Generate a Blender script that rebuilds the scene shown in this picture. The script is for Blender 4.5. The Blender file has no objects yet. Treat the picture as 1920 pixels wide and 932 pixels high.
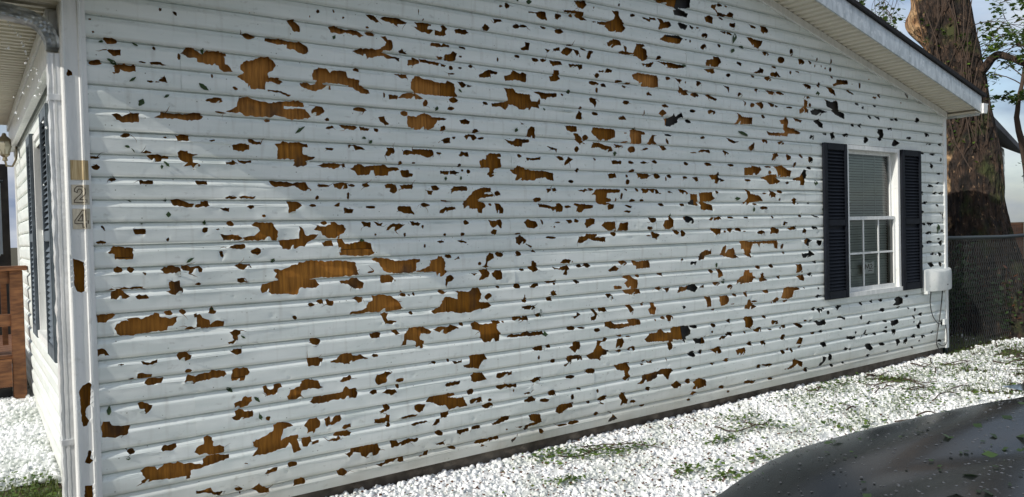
import bpy, bmesh, math, random
import numpy as np
from mathutils import Vector, Matrix, noise, geometry, kdtree

random.seed(7)
scene = bpy.context.scene
col = scene.collection
# ------------------------------------------------------------------ camera, sky, sun, exposure
cam_data = bpy.data.cameras.new("camera")
cam = bpy.data.objects.new("camera", cam_data); col.objects.link(cam)
YAW, PITCH, ROLL = -0.6233109538, -0.0219200896, -0.0254090053
fw = Vector((-math.sin(YAW)*math.cos(PITCH), math.cos(YAW)*math.cos(PITCH), math.sin(PITCH)))
r0 = Vector((math.cos(YAW), math.sin(YAW), 0)); u0 = r0.cross(fw)
rt = r0*math.cos(ROLL) + u0*math.sin(ROLL); up = u0*math.cos(ROLL) - r0*math.sin(ROLL)
M = Matrix((rt, up, -fw)).transposed().to_4x4()
M.translation = Vector((-0.43836, -3.78979, 1.23142))
cam.matrix_world = M
cam_data.sensor_width = 36; cam_data.lens = 36*1420.6/1920
cam_data.clip_start = 0.05; cam_data.clip_end = 2000
scene.camera = cam
scene.view_settings.view_transform = 'Standard'; scene.view_settings.look = 'None'
scene.view_settings.gamma = 1; scene.view_settings.exposure = 0.13
scene.render.film_transparent = False

SUN_TRAVEL = Vector((2.336, 0.30, -1.322)).normalized()
elev = math.asin(-SUN_TRAVEL.z); rotz = math.atan2(-SUN_TRAVEL.x, -SUN_TRAVEL.y)
world = bpy.data.worlds.new("World"); scene.world = world; world.use_nodes = True
nt = world.node_tree; nt.nodes.clear()
def N(t, kind, **kw):
    n = t.nodes.new(kind)
    for k, v in kw.items(): setattr(n, k, v)
    return n
sky = N(nt, 'ShaderNodeTexSky', sky_type='NISHITA', sun_disc=False, sun_elevation=elev, sun_rotation=rotz, dust_density=1.5)
tc = N(nt, 'ShaderNodeTexCoord')
mp = N(nt, 'ShaderNodeMapping'); mp.inputs['Scale'].default_value = (1, 1, 2.4); mp.inputs['Location'].default_value = (0.55, 0.2, 0.1)
nz = N(nt, 'ShaderNodeTexNoise'); nz.inputs['Scale'].default_value = 2.6; nz.inputs['Detail'].default_value = 7; nz.inputs['Roughness'].default_value = 0.55
cr = N(nt, 'ShaderNodeValToRGB'); cr.color_ramp.elements[0].position = 0.30; cr.color_ramp.elements[1].position = 0.56
nz2 = N(nt, 'ShaderNodeTexNoise'); nz2.inputs['Scale'].default_value = 5.5; nz2.inputs['Detail'].default_value = 6
cr2 = N(nt, 'ShaderNodeValToRGB')
cr2.color_ramp.elements[0].color = (1.55, 1.95, 2.75, 1); cr2.color_ramp.elements[1].color = (5.0, 5.1, 5.2, 1)
cr2.color_ramp.elements[0].position = 0.40; cr2.color_ramp.elements[1].position = 0.68
mx = N(nt, 'ShaderNodeMixRGB'); bg = N(nt, 'ShaderNodeBackground'); bg.inputs[1].default_value = 0.15
wo = N(nt, 'ShaderNodeOutputWorld')
L = nt.links.new
L(tc.outputs['Generated'], mp.inputs[0]); L(mp.outputs[0], nz.inputs[0]); L(mp.outputs[0], nz2.inputs[0])
L(nz.outputs[0], cr.inputs[0]); L(nz2.outputs[0], cr2.inputs[0]); L(cr.outputs[0], mx.inputs[0])
L(sky.outputs[0], mx.inputs[1]); L(cr2.outputs[0], mx.inputs[2]); L(mx.outputs[0], bg.inputs[0]); L(bg.outputs[0], wo.inputs[0])

sun_d = bpy.data.lights.new("sun", 'SUN'); sun_d.energy = 3.5; sun_d.angle = math.radians(0.5); sun_d.color = (1, 0.95, 0.88)
sun = bpy.data.objects.new("sun", sun_d); col.objects.link(sun); sun.location = (-6, -4, 9)
sun.rotation_euler = SUN_TRAVEL.to_track_quat('-Z', 'Y').to_euler()

# ------------------------------------------------------------------ helpers
def material(name, base, rough=0.6, metal=0.0, coat=0.0, spec=0.5, sss=0.0):
    m = bpy.data.materials.new(name); m.use_nodes = True
    b = m.node_tree.nodes['Principled BSDF']
    b.inputs['Base Color'].default_value = (*base, 1); b.inputs['Roughness'].default_value = rough
    b.inputs['Metallic'].default_value = metal; b.inputs['Coat Weight'].default_value = coat
    b.inputs['Specular IOR Level'].default_value = spec
    b.inputs['Coat Roughness'].default_value = 0.05
    return m
def noise_col(m, c1, c2, scale=(1, 1, 1), size=10, detail=5, lo=0.35, hi=0.65, coords='Object', extra=None):
    """mix two real colours of the thing by a noise"""
    t = m.node_tree; b = t.nodes['Principled BSDF']
    tcn = N(t, 'ShaderNodeTexCoord'); mpn = N(t, 'ShaderNodeMapping'); mpn.inputs['Scale'].default_value = scale
    n = N(t, 'ShaderNodeTexNoise'); n.inputs['Scale'].default_value = size; n.inputs['Detail'].default_value = detail
    c = N(t, 'ShaderNodeValToRGB'); c.color_ramp.elements[0].position = lo; c.color_ramp.elements[1].position = hi
    c.color_ramp.elements[0].color = (*c1, 1); c.color_ramp.elements[1].color = (*c2, 1)
    t.links.new(tcn.outputs[coords], mpn.inputs[0]); t.links.new(mpn.outputs[0], n.inputs[0]); t.links.new(n.outputs[0], c.inputs[0])
    src = b.inputs['Base Color'].links[0].from_socket if b.inputs['Base Color'].links else None
    t.links.new(c.outputs[0], b.inputs['Base Color'])
    return c
def layer(m, colr, scale=(1, 1, 1), size=10, lo=0.55, hi=0.7, amount=1.0, kind='noise', detail=4):
    """lay stains of another colour over the material's base colour"""
    t = m.node_tree; b = t.nodes['Principled BSDF']
    tcn = N(t, 'ShaderNodeTexCoord'); mpn = N(t, 'ShaderNodeMapping'); mpn.inputs['Scale'].default_value = scale
    t.links.new(tcn.outputs['Object'], mpn.inputs[0])
    if kind == 'noise':
        n = N(t, 'ShaderNodeTexNoise'); n.inputs['Scale'].default_value = size; n.inputs['Detail'].default_value = detail; out = n.outputs[0]
    else:
        n = N(t, 'ShaderNodeTexVoronoi'); n.inputs['Scale'].default_value = size; out = n.outputs['Distance']
    t.links.new(mpn.outputs[0], n.inputs[0])
    r = N(t, 'ShaderNodeMapRange'); r.inputs[1].default_value = lo; r.inputs[2].default_value = hi; r.inputs[3].default_value = 0; r.inputs[4].default_value = amount
    if kind != 'noise': r.inputs[3].default_value = amount; r.inputs[4].default_value = 0
    t.links.new(out, r.inputs[0])
    mxn = N(t, 'ShaderNodeMixRGB'); mxn.inputs[2].default_value = (*colr, 1)
    s = b.inputs['Base Color']
    if s.links: t.links.new(s.links[0].from_socket, mxn.inputs[1])
    else: mxn.inputs[1].default_value = s.default_value
    t.links.new(r.outputs[0], mxn.inputs[0]); t.links.new(mxn.outputs[0], s)
def bump(m, scale=(1, 1, 1), size=20, strength=0.3, dist=0.01, detail=4, kind='noise'):
    t = m.node_tree; b = t.nodes['Principled BSDF']
    tcn = N(t, 'ShaderNodeTexCoord'); mpn = N(t, 'ShaderNodeMapping'); mpn.inputs['Scale'].default_value = scale
    if kind == 'noise':
        n = N(t, 'ShaderNodeTexNoise'); n.inputs['Scale'].default_value = size; n.inputs['Detail'].default_value = detail; out = n.outputs[0]
    else:
        n = N(t, 'ShaderNodeTexVoronoi'); n.inputs['Scale'].default_value = size; out = n.outputs['Distance']
    bp = N(t, 'ShaderNodeBump'); bp.inputs['Strength'].default_value = strength; bp.inputs['Distance'].default_value = dist
    t.links.new(tcn.outputs['Object'], mpn.inputs[0]); t.links.new(mpn.outputs[0], n.inputs[0]); t.links.new(out, bp.inputs['Height'])
    prev = b.inputs['Normal'].links[0].from_socket if b.inputs['Normal'].links else None
    if prev: t.links.new(prev, bp.inputs['Normal'])
    t.links.new(bp.outputs[0], b.inputs['Normal'])

class MB:
    """collects vertices and faces for one mesh object"""
    def __init__(self): self.v = []; self.f = []
    def add(self, vs, fs):
        o = len(self.v); self.v += [tuple(p) for p in vs]; self.f += [tuple(i+o for i in f) for f in fs]; return self
    def box(self, a, b, rot=None, c=0.0):
        (x0, y0, z0), (x1, y1, z1) = a, b
        if c > 0:   # chamfered box
            bm = bmesh.new(); bmesh.ops.create_cube(bm, size=1)
            for q in bm.verts: q.co = Vector((x0 if q.co.x < 0 else x1, y0 if q.co.y < 0 else y1, z0 if q.co.z < 0 else z1))
            bmesh.ops.bevel(bm, geom=bm.edges[:], offset=c, segments=2, affect='EDGES')
            bm.verts.index_update()
            self.add([q.co.copy() for q in bm.verts], [[q.index for q in f.verts] for f in bm.faces]); bm.free(); return self
        vs = [(x0,y0,z0),(x1,y0,z0),(x1,y1,z0),(x0,y1,z0),(x0,y0,z1),(x1,y0,z1),(x1,y1,z1),(x0,y1,z1)]
        return self.add(vs, [(0,3,2,1),(4,5,6,7),(0,1,5,4),(1,2,6,5),(2,3,7,6),(3,0,4,7)])
    def tube(self, pts, rad, n=8, cap=True, flat=None):
        pts = [Vector(p) for p in pts]; rs = rad if hasattr(rad, '__len__') else [rad]*len(pts)
        vs, fs = [], []; ref = None
        for i, p in enumerate(pts):
            t = (pts[min(i+1, len(pts)-1)] - pts[max(i-1, 0)])
            t = t.normalized() if t.length > 1e-9 else Vector((0, 0, 1))
            if ref is None: ref = Vector((0, 0, 1)) if abs(t.z) < 0.9 else Vector((1, 0, 0))
            a = (ref - t*ref.dot(t)).normalized(); b = t.cross(a); ref = a
            for k in range(n):
                w = 2*math.pi*k/n; vs.append(p + (a*math.cos(w) + b*math.sin(w)*(flat or 1))*rs[i])
        for i in range(len(pts)-1):
            for k in range(n):
                k2 = (k+1) % n; fs.append((i*n+k, i*n+k2, (i+1)*n+k2, (i+1)*n+k))
        if cap: fs.append(tuple(range(n))[::-1]); fs.append(tuple((len(pts)-1)*n+k for k in range(n)))
        return self.add(vs, fs)
    def lathe(self, prof, n=16, c=(0, 0, 0)):
        vs = [(c[0]+r*math.cos(2*math.pi*k/n), c[1]+r*math.sin(2*math.pi*k/n), c[2]+z) for r, z in prof for k in range(n)]
        fs = [(i*n+k, i*n+(k+1) % n, (i+1)*n+(k+1) % n, (i+1)*n+k) for i in range(len(prof)-1) for k in range(n)]
        return self.add(vs, fs)
    def build(self, name, mat, parent=None, smooth=None, at=None):
        me = bpy.data.meshes.new(name); 
        o = bpy.data.objects.new(name, me); col.objects.link(o)
        base = Vector(at) if at else Vector((0, 0, 0))
        pw = parent_pos(parent)
        me.from_pydata([tuple(Vector(q) - base) for q in self.v], [], self.f)
        me.materials.append(mat); me.validate()
        if smooth is not None:
            me.polygons.foreach_set('use_smooth', [True]*len(me.polygons)); me.set_sharp_from_angle(angle=math.radians(smooth))
        me.update()
        if parent: o.parent = parent
        o.location = base - pw
        return o
def parent_pos(o):
    p = Vector((0, 0, 0))
    while o is not None: p += o.location; o = o.parent
    return p
def tag(o, label=None, cat=None, group=None, kind=None):
    if label: o['label'] = label
    if cat: o['category'] = cat
    if group: o['group'] = group
    if kind: o['kind'] = kind
    return o
def thing(name, label, cat, loc, group=None):
    o = bpy.data.objects.new(name, None); col.objects.link(o); o.location = loc; o.empty_display_size = 0.1
    return tag(o, label, cat, group)
def dup(o, loc=None, parent='same', rot=None):
    c = o.copy(); col.objects.link(c)
    if parent != 'same': c.parent = parent
    if loc is not None: c.location = loc
    if rot is not None: c.rotation_euler = rot
    return c
def nz3(x, y, z): return noise.noise(Vector((x, y, z)))

# ------------------------------------------------------------------ materials
vinyl = material('white_vinyl', (0.78, 0.80, 0.80), 0.38)
noise_col(vinyl, (0.68, 0.735, 0.705), (0.785, 0.825, 0.795), scale=(0.8, 1, 5), size=3, detail=6)
layer(vinyl, (0.42, 0.41, 0.36), scale=(6, 1, 0.7), size=4, lo=0.55, hi=0.85, amount=0.5, detail=8)
layer(vinyl, (0.30, 0.30, 0.26), scale=(1, 1, 1.6), size=26, lo=0.62, hi=0.78, amount=0.45, detail=8)
layer(vinyl, (0.10, 0.10, 0.06), scale=(1, 1, 1), size=23, lo=0.05, hi=0.085, amount=0.75, kind='vor')
# beige tint, broken by noise, along the lower lip of every course
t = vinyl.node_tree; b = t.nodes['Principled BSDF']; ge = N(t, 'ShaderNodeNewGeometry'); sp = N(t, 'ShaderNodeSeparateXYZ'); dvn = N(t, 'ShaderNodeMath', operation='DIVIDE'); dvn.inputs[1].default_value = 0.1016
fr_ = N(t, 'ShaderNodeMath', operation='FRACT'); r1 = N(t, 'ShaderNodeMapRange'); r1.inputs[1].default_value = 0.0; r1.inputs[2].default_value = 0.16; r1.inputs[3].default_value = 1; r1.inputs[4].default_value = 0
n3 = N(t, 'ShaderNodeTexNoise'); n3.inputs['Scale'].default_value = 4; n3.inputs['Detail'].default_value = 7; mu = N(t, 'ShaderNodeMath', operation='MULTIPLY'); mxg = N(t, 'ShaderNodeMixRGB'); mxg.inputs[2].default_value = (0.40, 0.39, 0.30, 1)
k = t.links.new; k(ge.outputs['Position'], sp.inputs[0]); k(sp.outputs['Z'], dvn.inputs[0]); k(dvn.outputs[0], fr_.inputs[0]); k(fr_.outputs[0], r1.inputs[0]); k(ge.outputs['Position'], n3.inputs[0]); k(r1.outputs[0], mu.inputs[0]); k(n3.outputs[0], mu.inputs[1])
# soil splashed up on to the lowest courses
r9 = N(t, 'ShaderNodeMapRange'); r9.inputs[1].default_value = 0.16; r9.inputs[2].default_value = -0.10; r9.inputs[3].default_value = 0; r9.inputs[4].default_value = 1
n9 = N(t, 'ShaderNodeTexNoise'); n9.inputs['Scale'].default_value = 2.3; n9.inputs['Detail'].default_value = 9; m9 = N(t, 'ShaderNodeMath', operation='MULTIPLY'); x9 = N(t, 'ShaderNodeMixRGB'); x9.inputs[2].default_value = (0.36, 0.31, 0.22, 1)
k(sp.outputs['Z'], r9.inputs[0]); k(ge.outputs['Position'], n9.inputs[0]); k(r9.outputs[0], m9.inputs[0]); k(n9.outputs[0], m9.inputs[1]); k(m9.outputs[0], x9.inputs[0]); k(b.inputs['Base Color'].links[0].from_socket, x9.inputs[1]); k(x9.outputs[0], b.inputs['Base Color'])
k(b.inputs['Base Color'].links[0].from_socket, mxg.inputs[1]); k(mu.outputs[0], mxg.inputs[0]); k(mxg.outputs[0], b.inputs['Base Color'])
bump(vinyl, scale=(5, 5, 60), size=5, strength=0.22, dist=0.0018, detail=6)
bump(vinyl, scale=(1, 1, 2.2), size=5.5, strength=0.5, dist=0.006, detail=2)
trimw = material('white_trim', (0.76, 0.78, 0.76), 0.4)
noise_col(trimw, (0.66, 0.68, 0.66), (0.80, 0.81, 0.79), scale=(8, 8, 1), size=3, detail=6)
layer(trimw, (0.36, 0.36, 0.30), scale=(1, 1, 1), size=22, lo=0.62, hi=0.75, amount=0.4, detail=8)
bump(trimw, scale=(1, 1, 1), size=24, strength=0.4, dist=0.004, detail=3)
soffitm = material('cream_soffit', (0.66, 0.62, 0.52), 0.5)
noise_col(soffitm, (0.60, 0.565, 0.465), (0.70, 0.66, 0.56), size=3)
fasciam = material('grey_fascia', (0.50, 0.54, 0.56), 0.42, metal=0.35)
noise_col(fasciam, (0.40, 0.44, 0.46), (0.62, 0.66, 0.68), scale=(3, 1, 1), size=6, detail=6)
layer(fasciam, (0.70, 0.73, 0.74), size=28, lo=0.58, hi=0.66, amount=0.6)
bump(fasciam, size=16, strength=0.6, dist=0.006, detail=3)
galv = material('white_metal', (0.66, 0.68, 0.68), 0.35, metal=0.25)
noise_col(galv, (0.56, 0.58, 0.58), (0.74, 0.75, 0.74), scale=(1, 1, 0.4), size=12)
bump(galv, size=30, strength=0.5, dist=0.006, detail=2)
osb = material('brown_sheathing', (0.20, 0.085, 0.022), 0.85)
c = noise_col(osb, (0.19, 0.078, 0.016), (0.58, 0.26, 0.058), scale=(14, 3, 1.0), size=4.5, detail=8, lo=0.28, hi=0.74)
layer(osb, (0.09, 0.036, 0.012), scale=(9, 1, 1.2), size=7, lo=0.56, hi=0.8, amount=0.6, detail=8)
layer(osb, (0.42, 0.20, 0.06), scale=(22, 1, 0.8), size=9, lo=0.6, hi=0.8, amount=0.5, detail=6)
t = osb.node_tree; b = t.nodes['Principled BSDF']; oi_ = N(t, 'ShaderNodeObjectInfo'); hv_ = N(t, 'ShaderNodeHueSaturation'); vr = N(t, 'ShaderNodeMapRange'); vr.inputs[3].default_value = .62; vr.inputs[4].default_value = 1.25; sr = N(t, 'ShaderNodeMapRange'); sr.inputs[3].default_value = 1.16; sr.inputs[4].default_value = 1.0
t.links.new(oi_.outputs['Random'], vr.inputs[0]); t.links.new(oi_.outputs['Random'], sr.inputs[0]); t.links.new(vr.outputs[0], hv_.inputs['Value']); t.links.new(sr.outputs[0], hv_.inputs['Saturation']); t.links.new(b.inputs['Base Color'].links[0].from_socket, hv_.inputs['Color']); t.links.new(hv_.outputs[0], b.inputs['Base Color'])
layer(osb, (0.045, 0.03, 0.02), scale=(1, 1, .7), size=5, lo=0.58, hi=0.7, amount=0.7, detail=6)
bump(osb, scale=(20, 1, 1.5), size=8, strength=0.6, dist=0.004, detail=6)
felt = material('black_felt_paper', (0.028, 0.027, 0.025), 0.8)
noise_col(felt, (0.016, 0.016, 0.017), (0.05, 0.045, 0.035), size=7); bump(felt, size=9, strength=0.7, dist=0.01)
concrete = material('foundation_block', (0.13, 0.11, 0.09), 0.9); noise_col(concrete, (0.08, 0.065, 0.05), (0.18, 0.155, 0.125), size=9); bump(concrete, size=40, strength=0.5, dist=0.006)
navy = material('dark_navy_shutter', (0.004, 0.006, 0.011), 0.6, spec=0.2); noise_col(navy, (0.003, 0.0045, 0.008), (0.007, 0.010, 0.017), size=8)
slate = material('grey_blue_shutter', (0.08, 0.10, 0.12), 0.5); noise_col(slate, (0.055, 0.072, 0.088), (0.11, 0.135, 0.155), size=10)
glass = bpy.data.materials.new('window_glass'); glass.use_nodes = True
gt = glass.node_tree; gt.nodes.clear()
g1 = N(gt, 'ShaderNodeBsdfTransparent'); g1.inputs[0].default_value = (0.86, 0.90, 0.88, 1); g2 = N(gt, 'ShaderNodeBsdfGlossy'); g2.inputs['Roughness'].default_value = 0.03
gf = N(gt, 'ShaderNodeFresnel'); gf.inputs[0].default_value = 1.5; gm = N(gt, 'ShaderNodeMixShader'); go_ = N(gt, 'ShaderNodeOutputMaterial')
gt.links.new(gf.outputs[0], gm.inputs[0]); gt.links.new(g1.outputs[0], gm.inputs[1]); gt.links.new(g2.outputs[0], gm.inputs[2]); gt.links.new(gm.outputs[0], go_.inputs[0])
blindm = material('blind_slat', (0.50, 0.54, 0.50), 0.5); dark_in = material('dark_room', (0.03, 0.03, 0.03), 0.9)
shingle = material('black_shingle', (0.02, 0.021, 0.024), 0.9); bump(shingle, size=60, strength=0.8, dist=0.006)
tilem = material('tan_number_tile', (0.42, 0.32, 0.16), 0.55)
noise_col(tilem, (0.30, 0.21, 0.09), (0.52, 0.42, 0.24), scale=(30, 1, 1.5), size=6, detail=6)
tilep = material('pale_number_tile', (0.46, 0.42, 0.32), 0.55)
noise_col(tilep, (0.38, 0.34, 0.25), (0.54, 0.50, 0.40), scale=(10, 1, 4), size=6, detail=6)
inkm = material('dark_outline', (0.05, 0.035, 0.02), 0.6)
plastic = material('white_plastic', (0.66, 0.69, 0.68), 0.35); noise_col(plastic, (0.56, 0.60, 0.59), (0.72, 0.74, 0.72), size=9)
layer(plastic, (0.25, 0.24, 0.2), scale=(1, 1, 1), size=30, lo=0.66, hi=0.74, amount=0.5)
rubber = material('black_cable', (0.02, 0.02, 0.02), 0.5)
woodb = material('brown_stained_wood', (0.16, 0.062, 0.022), 0.7)
noise_col(woodb, (0.10, 0.036, 0.012), (0.24, 0.10, 0.036), scale=(3, 3, 14), size=3, detail=6); bump(woodb, scale=(3, 3, 14), size=6, strength=0.3, dist=0.004)
hailm = material('ice', (0.86, 0.88, 0.90), 0.28)
t = hailm.node_tree; ge = N(t, 'ShaderNodeNewGeometry'); n_ = N(t, 'ShaderNodeTexNoise'); n_.inputs['Scale'].default_value = 38; n_.inputs['Detail'].default_value = 4; n5 = N(t, 'ShaderNodeTexNoise'); n5.inputs['Scale'].default_value = 3.5
c_ = N(t, 'ShaderNodeValToRGB'); c_.color_ramp.elements[0].color = (0.66, 0.69, 0.68, 1); c_.color_ramp.elements[1].color = (0.90, 0.91, 0.91, 1); c_.color_ramp.elements[0].position = 0.34; c_.color_ramp.elements[1].position = 0.52
c5 = N(t, 'ShaderNodeValToRGB'); c5.color_ramp.elements[0].color = (0.80, 0.82, 0.78, 1); c5.color_ramp.elements[1].color = (1, 1, 1, 1); c5.color_ramp.elements[0].position = 0.38; c5.color_ramp.elements[1].position = 0.55
mm = N(t, 'ShaderNodeMixRGB', blend_type='MULTIPLY'); mm.inputs[0].default_value = 1
t.links.new(ge.outputs['Position'], n_.inputs[0]); t.links.new(ge.outputs['Position'], n5.inputs[0]); t.links.new(n_.outputs[0], c_.inputs[0]); t.links.new(n5.outputs[0], c5.inputs[0])
t.links.new(c_.outputs[0], mm.inputs[1]); t.links.new(c5.outputs[0], mm.inputs[2]); t.links.new(mm.outputs[0], t.nodes['Principled BSDF'].inputs['Base Color'])
bump(hailm, size=80, strength=0.3, dist=0.003)
soil = material('soil', (0.06, 0.04, 0.022), 0.95)
noise_col(soil, (0.035, 0.024, 0.014), (0.10, 0.07, 0.04), size=14, detail=8); layer(soil, (0.045, 0.07, 0.016), size=5, lo=0.48, hi=0.6, amount=0.8); bump(soil, size=45, strength=0.8, dist=0.02, detail=6)
bark = material('tree_bark', (0.10, 0.055, 0.032), 0.95)
noise_col(bark, (0.010, 0.007, 0.005), (0.080, 0.048, 0.030), scale=(1, 1, 0.5), size=11, detail=10, lo=0.36, hi=0.70)
layer(bark, (0.30, 0.19, 0.11), scale=(1, 1, 0.55), size=24, lo=0.62, hi=0.70, amount=0.8, detail=6)
layer(bark, (0.008, 0.006, 0.005), scale=(1, 1, 0.25), size=9, lo=0.56, hi=0.64, amount=0.8, detail=8)
layer(bark, (0.045, 0.06, 0.014), size=3.2, lo=0.54, hi=0.66, amount=0.7)
# orange tone in a ragged band up the house side of the trunk
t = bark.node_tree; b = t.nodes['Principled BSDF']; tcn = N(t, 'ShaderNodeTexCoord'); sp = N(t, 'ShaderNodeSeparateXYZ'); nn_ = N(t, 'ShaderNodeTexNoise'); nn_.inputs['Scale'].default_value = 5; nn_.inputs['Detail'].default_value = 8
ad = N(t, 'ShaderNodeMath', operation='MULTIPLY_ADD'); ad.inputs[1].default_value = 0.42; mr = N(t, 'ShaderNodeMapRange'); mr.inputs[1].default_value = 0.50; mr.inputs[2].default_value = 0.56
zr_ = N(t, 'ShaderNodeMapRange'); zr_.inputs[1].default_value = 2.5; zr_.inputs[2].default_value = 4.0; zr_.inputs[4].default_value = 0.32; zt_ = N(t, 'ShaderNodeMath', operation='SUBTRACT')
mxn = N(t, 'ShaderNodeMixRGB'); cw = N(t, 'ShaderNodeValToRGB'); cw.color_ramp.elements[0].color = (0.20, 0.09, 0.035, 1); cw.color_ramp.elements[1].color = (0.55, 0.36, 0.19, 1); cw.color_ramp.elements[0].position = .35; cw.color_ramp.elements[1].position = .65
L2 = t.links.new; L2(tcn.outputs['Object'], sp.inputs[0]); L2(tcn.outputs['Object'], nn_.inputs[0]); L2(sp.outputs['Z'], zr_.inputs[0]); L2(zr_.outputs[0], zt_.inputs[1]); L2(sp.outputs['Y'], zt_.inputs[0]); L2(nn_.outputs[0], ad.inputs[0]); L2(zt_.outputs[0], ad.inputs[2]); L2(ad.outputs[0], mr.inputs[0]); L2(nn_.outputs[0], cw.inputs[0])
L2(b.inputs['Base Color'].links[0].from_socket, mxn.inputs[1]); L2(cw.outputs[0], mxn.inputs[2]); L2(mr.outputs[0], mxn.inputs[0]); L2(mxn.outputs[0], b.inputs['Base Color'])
bump(bark, scale=(1, 1, 0.45), size=15, strength=1.0, dist=0.09, kind='vor')
bump(bark, scale=(1, 1, 0.4), size=30, strength=1.0, dist=0.06, detail=8)
twigm = material('twig_bark', (0.06, 0.04, 0.028), 0.9)
def leafmat(name, c1, c2):
    m = material(name, c1, 0.5); t = m.node_tree; b = t.nodes['Principled BSDF']
    oi = N(t, 'ShaderNodeNewGeometry'); r = N(t, 'ShaderNodeValToRGB'); r.color_ramp.elements[0].color = (*c1, 1); r.color_ramp.elements[1].color = (*c2, 1)
    t.links.new(oi.outputs['Random Per Island'], r.inputs[0]); t.links.new(r.outputs[0], b.inputs['Base Color'])
    tl = N(t, 'ShaderNodeBsdfTranslucent'); t.links.new(r.outputs[0], tl.inputs[0])
    ms = N(t, 'ShaderNodeMixShader'); ms.inputs[0].default_value = 0.35
    out = t.nodes['Material Output']; t.links.new(b.outputs[0], ms.inputs[1]); t.links.new(tl.outputs[0], ms.inputs[2]); t.links.new(ms.outputs[0], out.inputs[0])
    return m
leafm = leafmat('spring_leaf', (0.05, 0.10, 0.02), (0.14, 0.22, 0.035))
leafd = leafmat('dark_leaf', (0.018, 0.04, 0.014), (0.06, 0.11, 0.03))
grassm = leafmat('grass_blade', (0.05, 0.08, 0.014), (0.16, 0.2, 0.05))
deadm = leafmat('dead_leaf', (0.06, 0.025, 0.012), (0.16, 0.07, 0.035))
paint = material('dark_grey_car_paint', (0.02, 0.022, 0.022), 0.22, metal=0.25, coat=0.06, spec=0.32)
noise_col(paint, (0.016, 0.0185, 0.019), (0.024, 0.027, 0.027), size=4)
tyrem = material('tyre_rubber', (0.02, 0.02, 0.02), 0.8); rimm = material('alloy', (0.5, 0.5, 0.52), 0.3, metal=1.0)
blackp = material('black_plastic', (0.015, 0.015, 0.016), 0.5); lampm = material('lamp_lens', (0.6, 0.62, 0.64), 0.1, coat=1.0)
autoglass = material('tinted_glass', (0.01, 0.012, 0.014), 0.04, coat=1.0)
steel = material('galvanised_wire', (0.10, 0.11, 0.11), 0.6, metal=0.2)
elbowm = material('weathered_elbow', (0.34, 0.37, 0.38), 0.28, metal=0.6)
noise_col(elbowm, (0.20, 0.22, 0.23), (0.52, 0.55, 0.56), scale=(2, 2, 5), size=9, detail=6); bump(elbowm, size=26, strength=0.6, dist=0.008)
railm = material('dull_steel_rail', (0.05, 0.065, 0.07), 0.5, metal=0.5)

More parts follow.
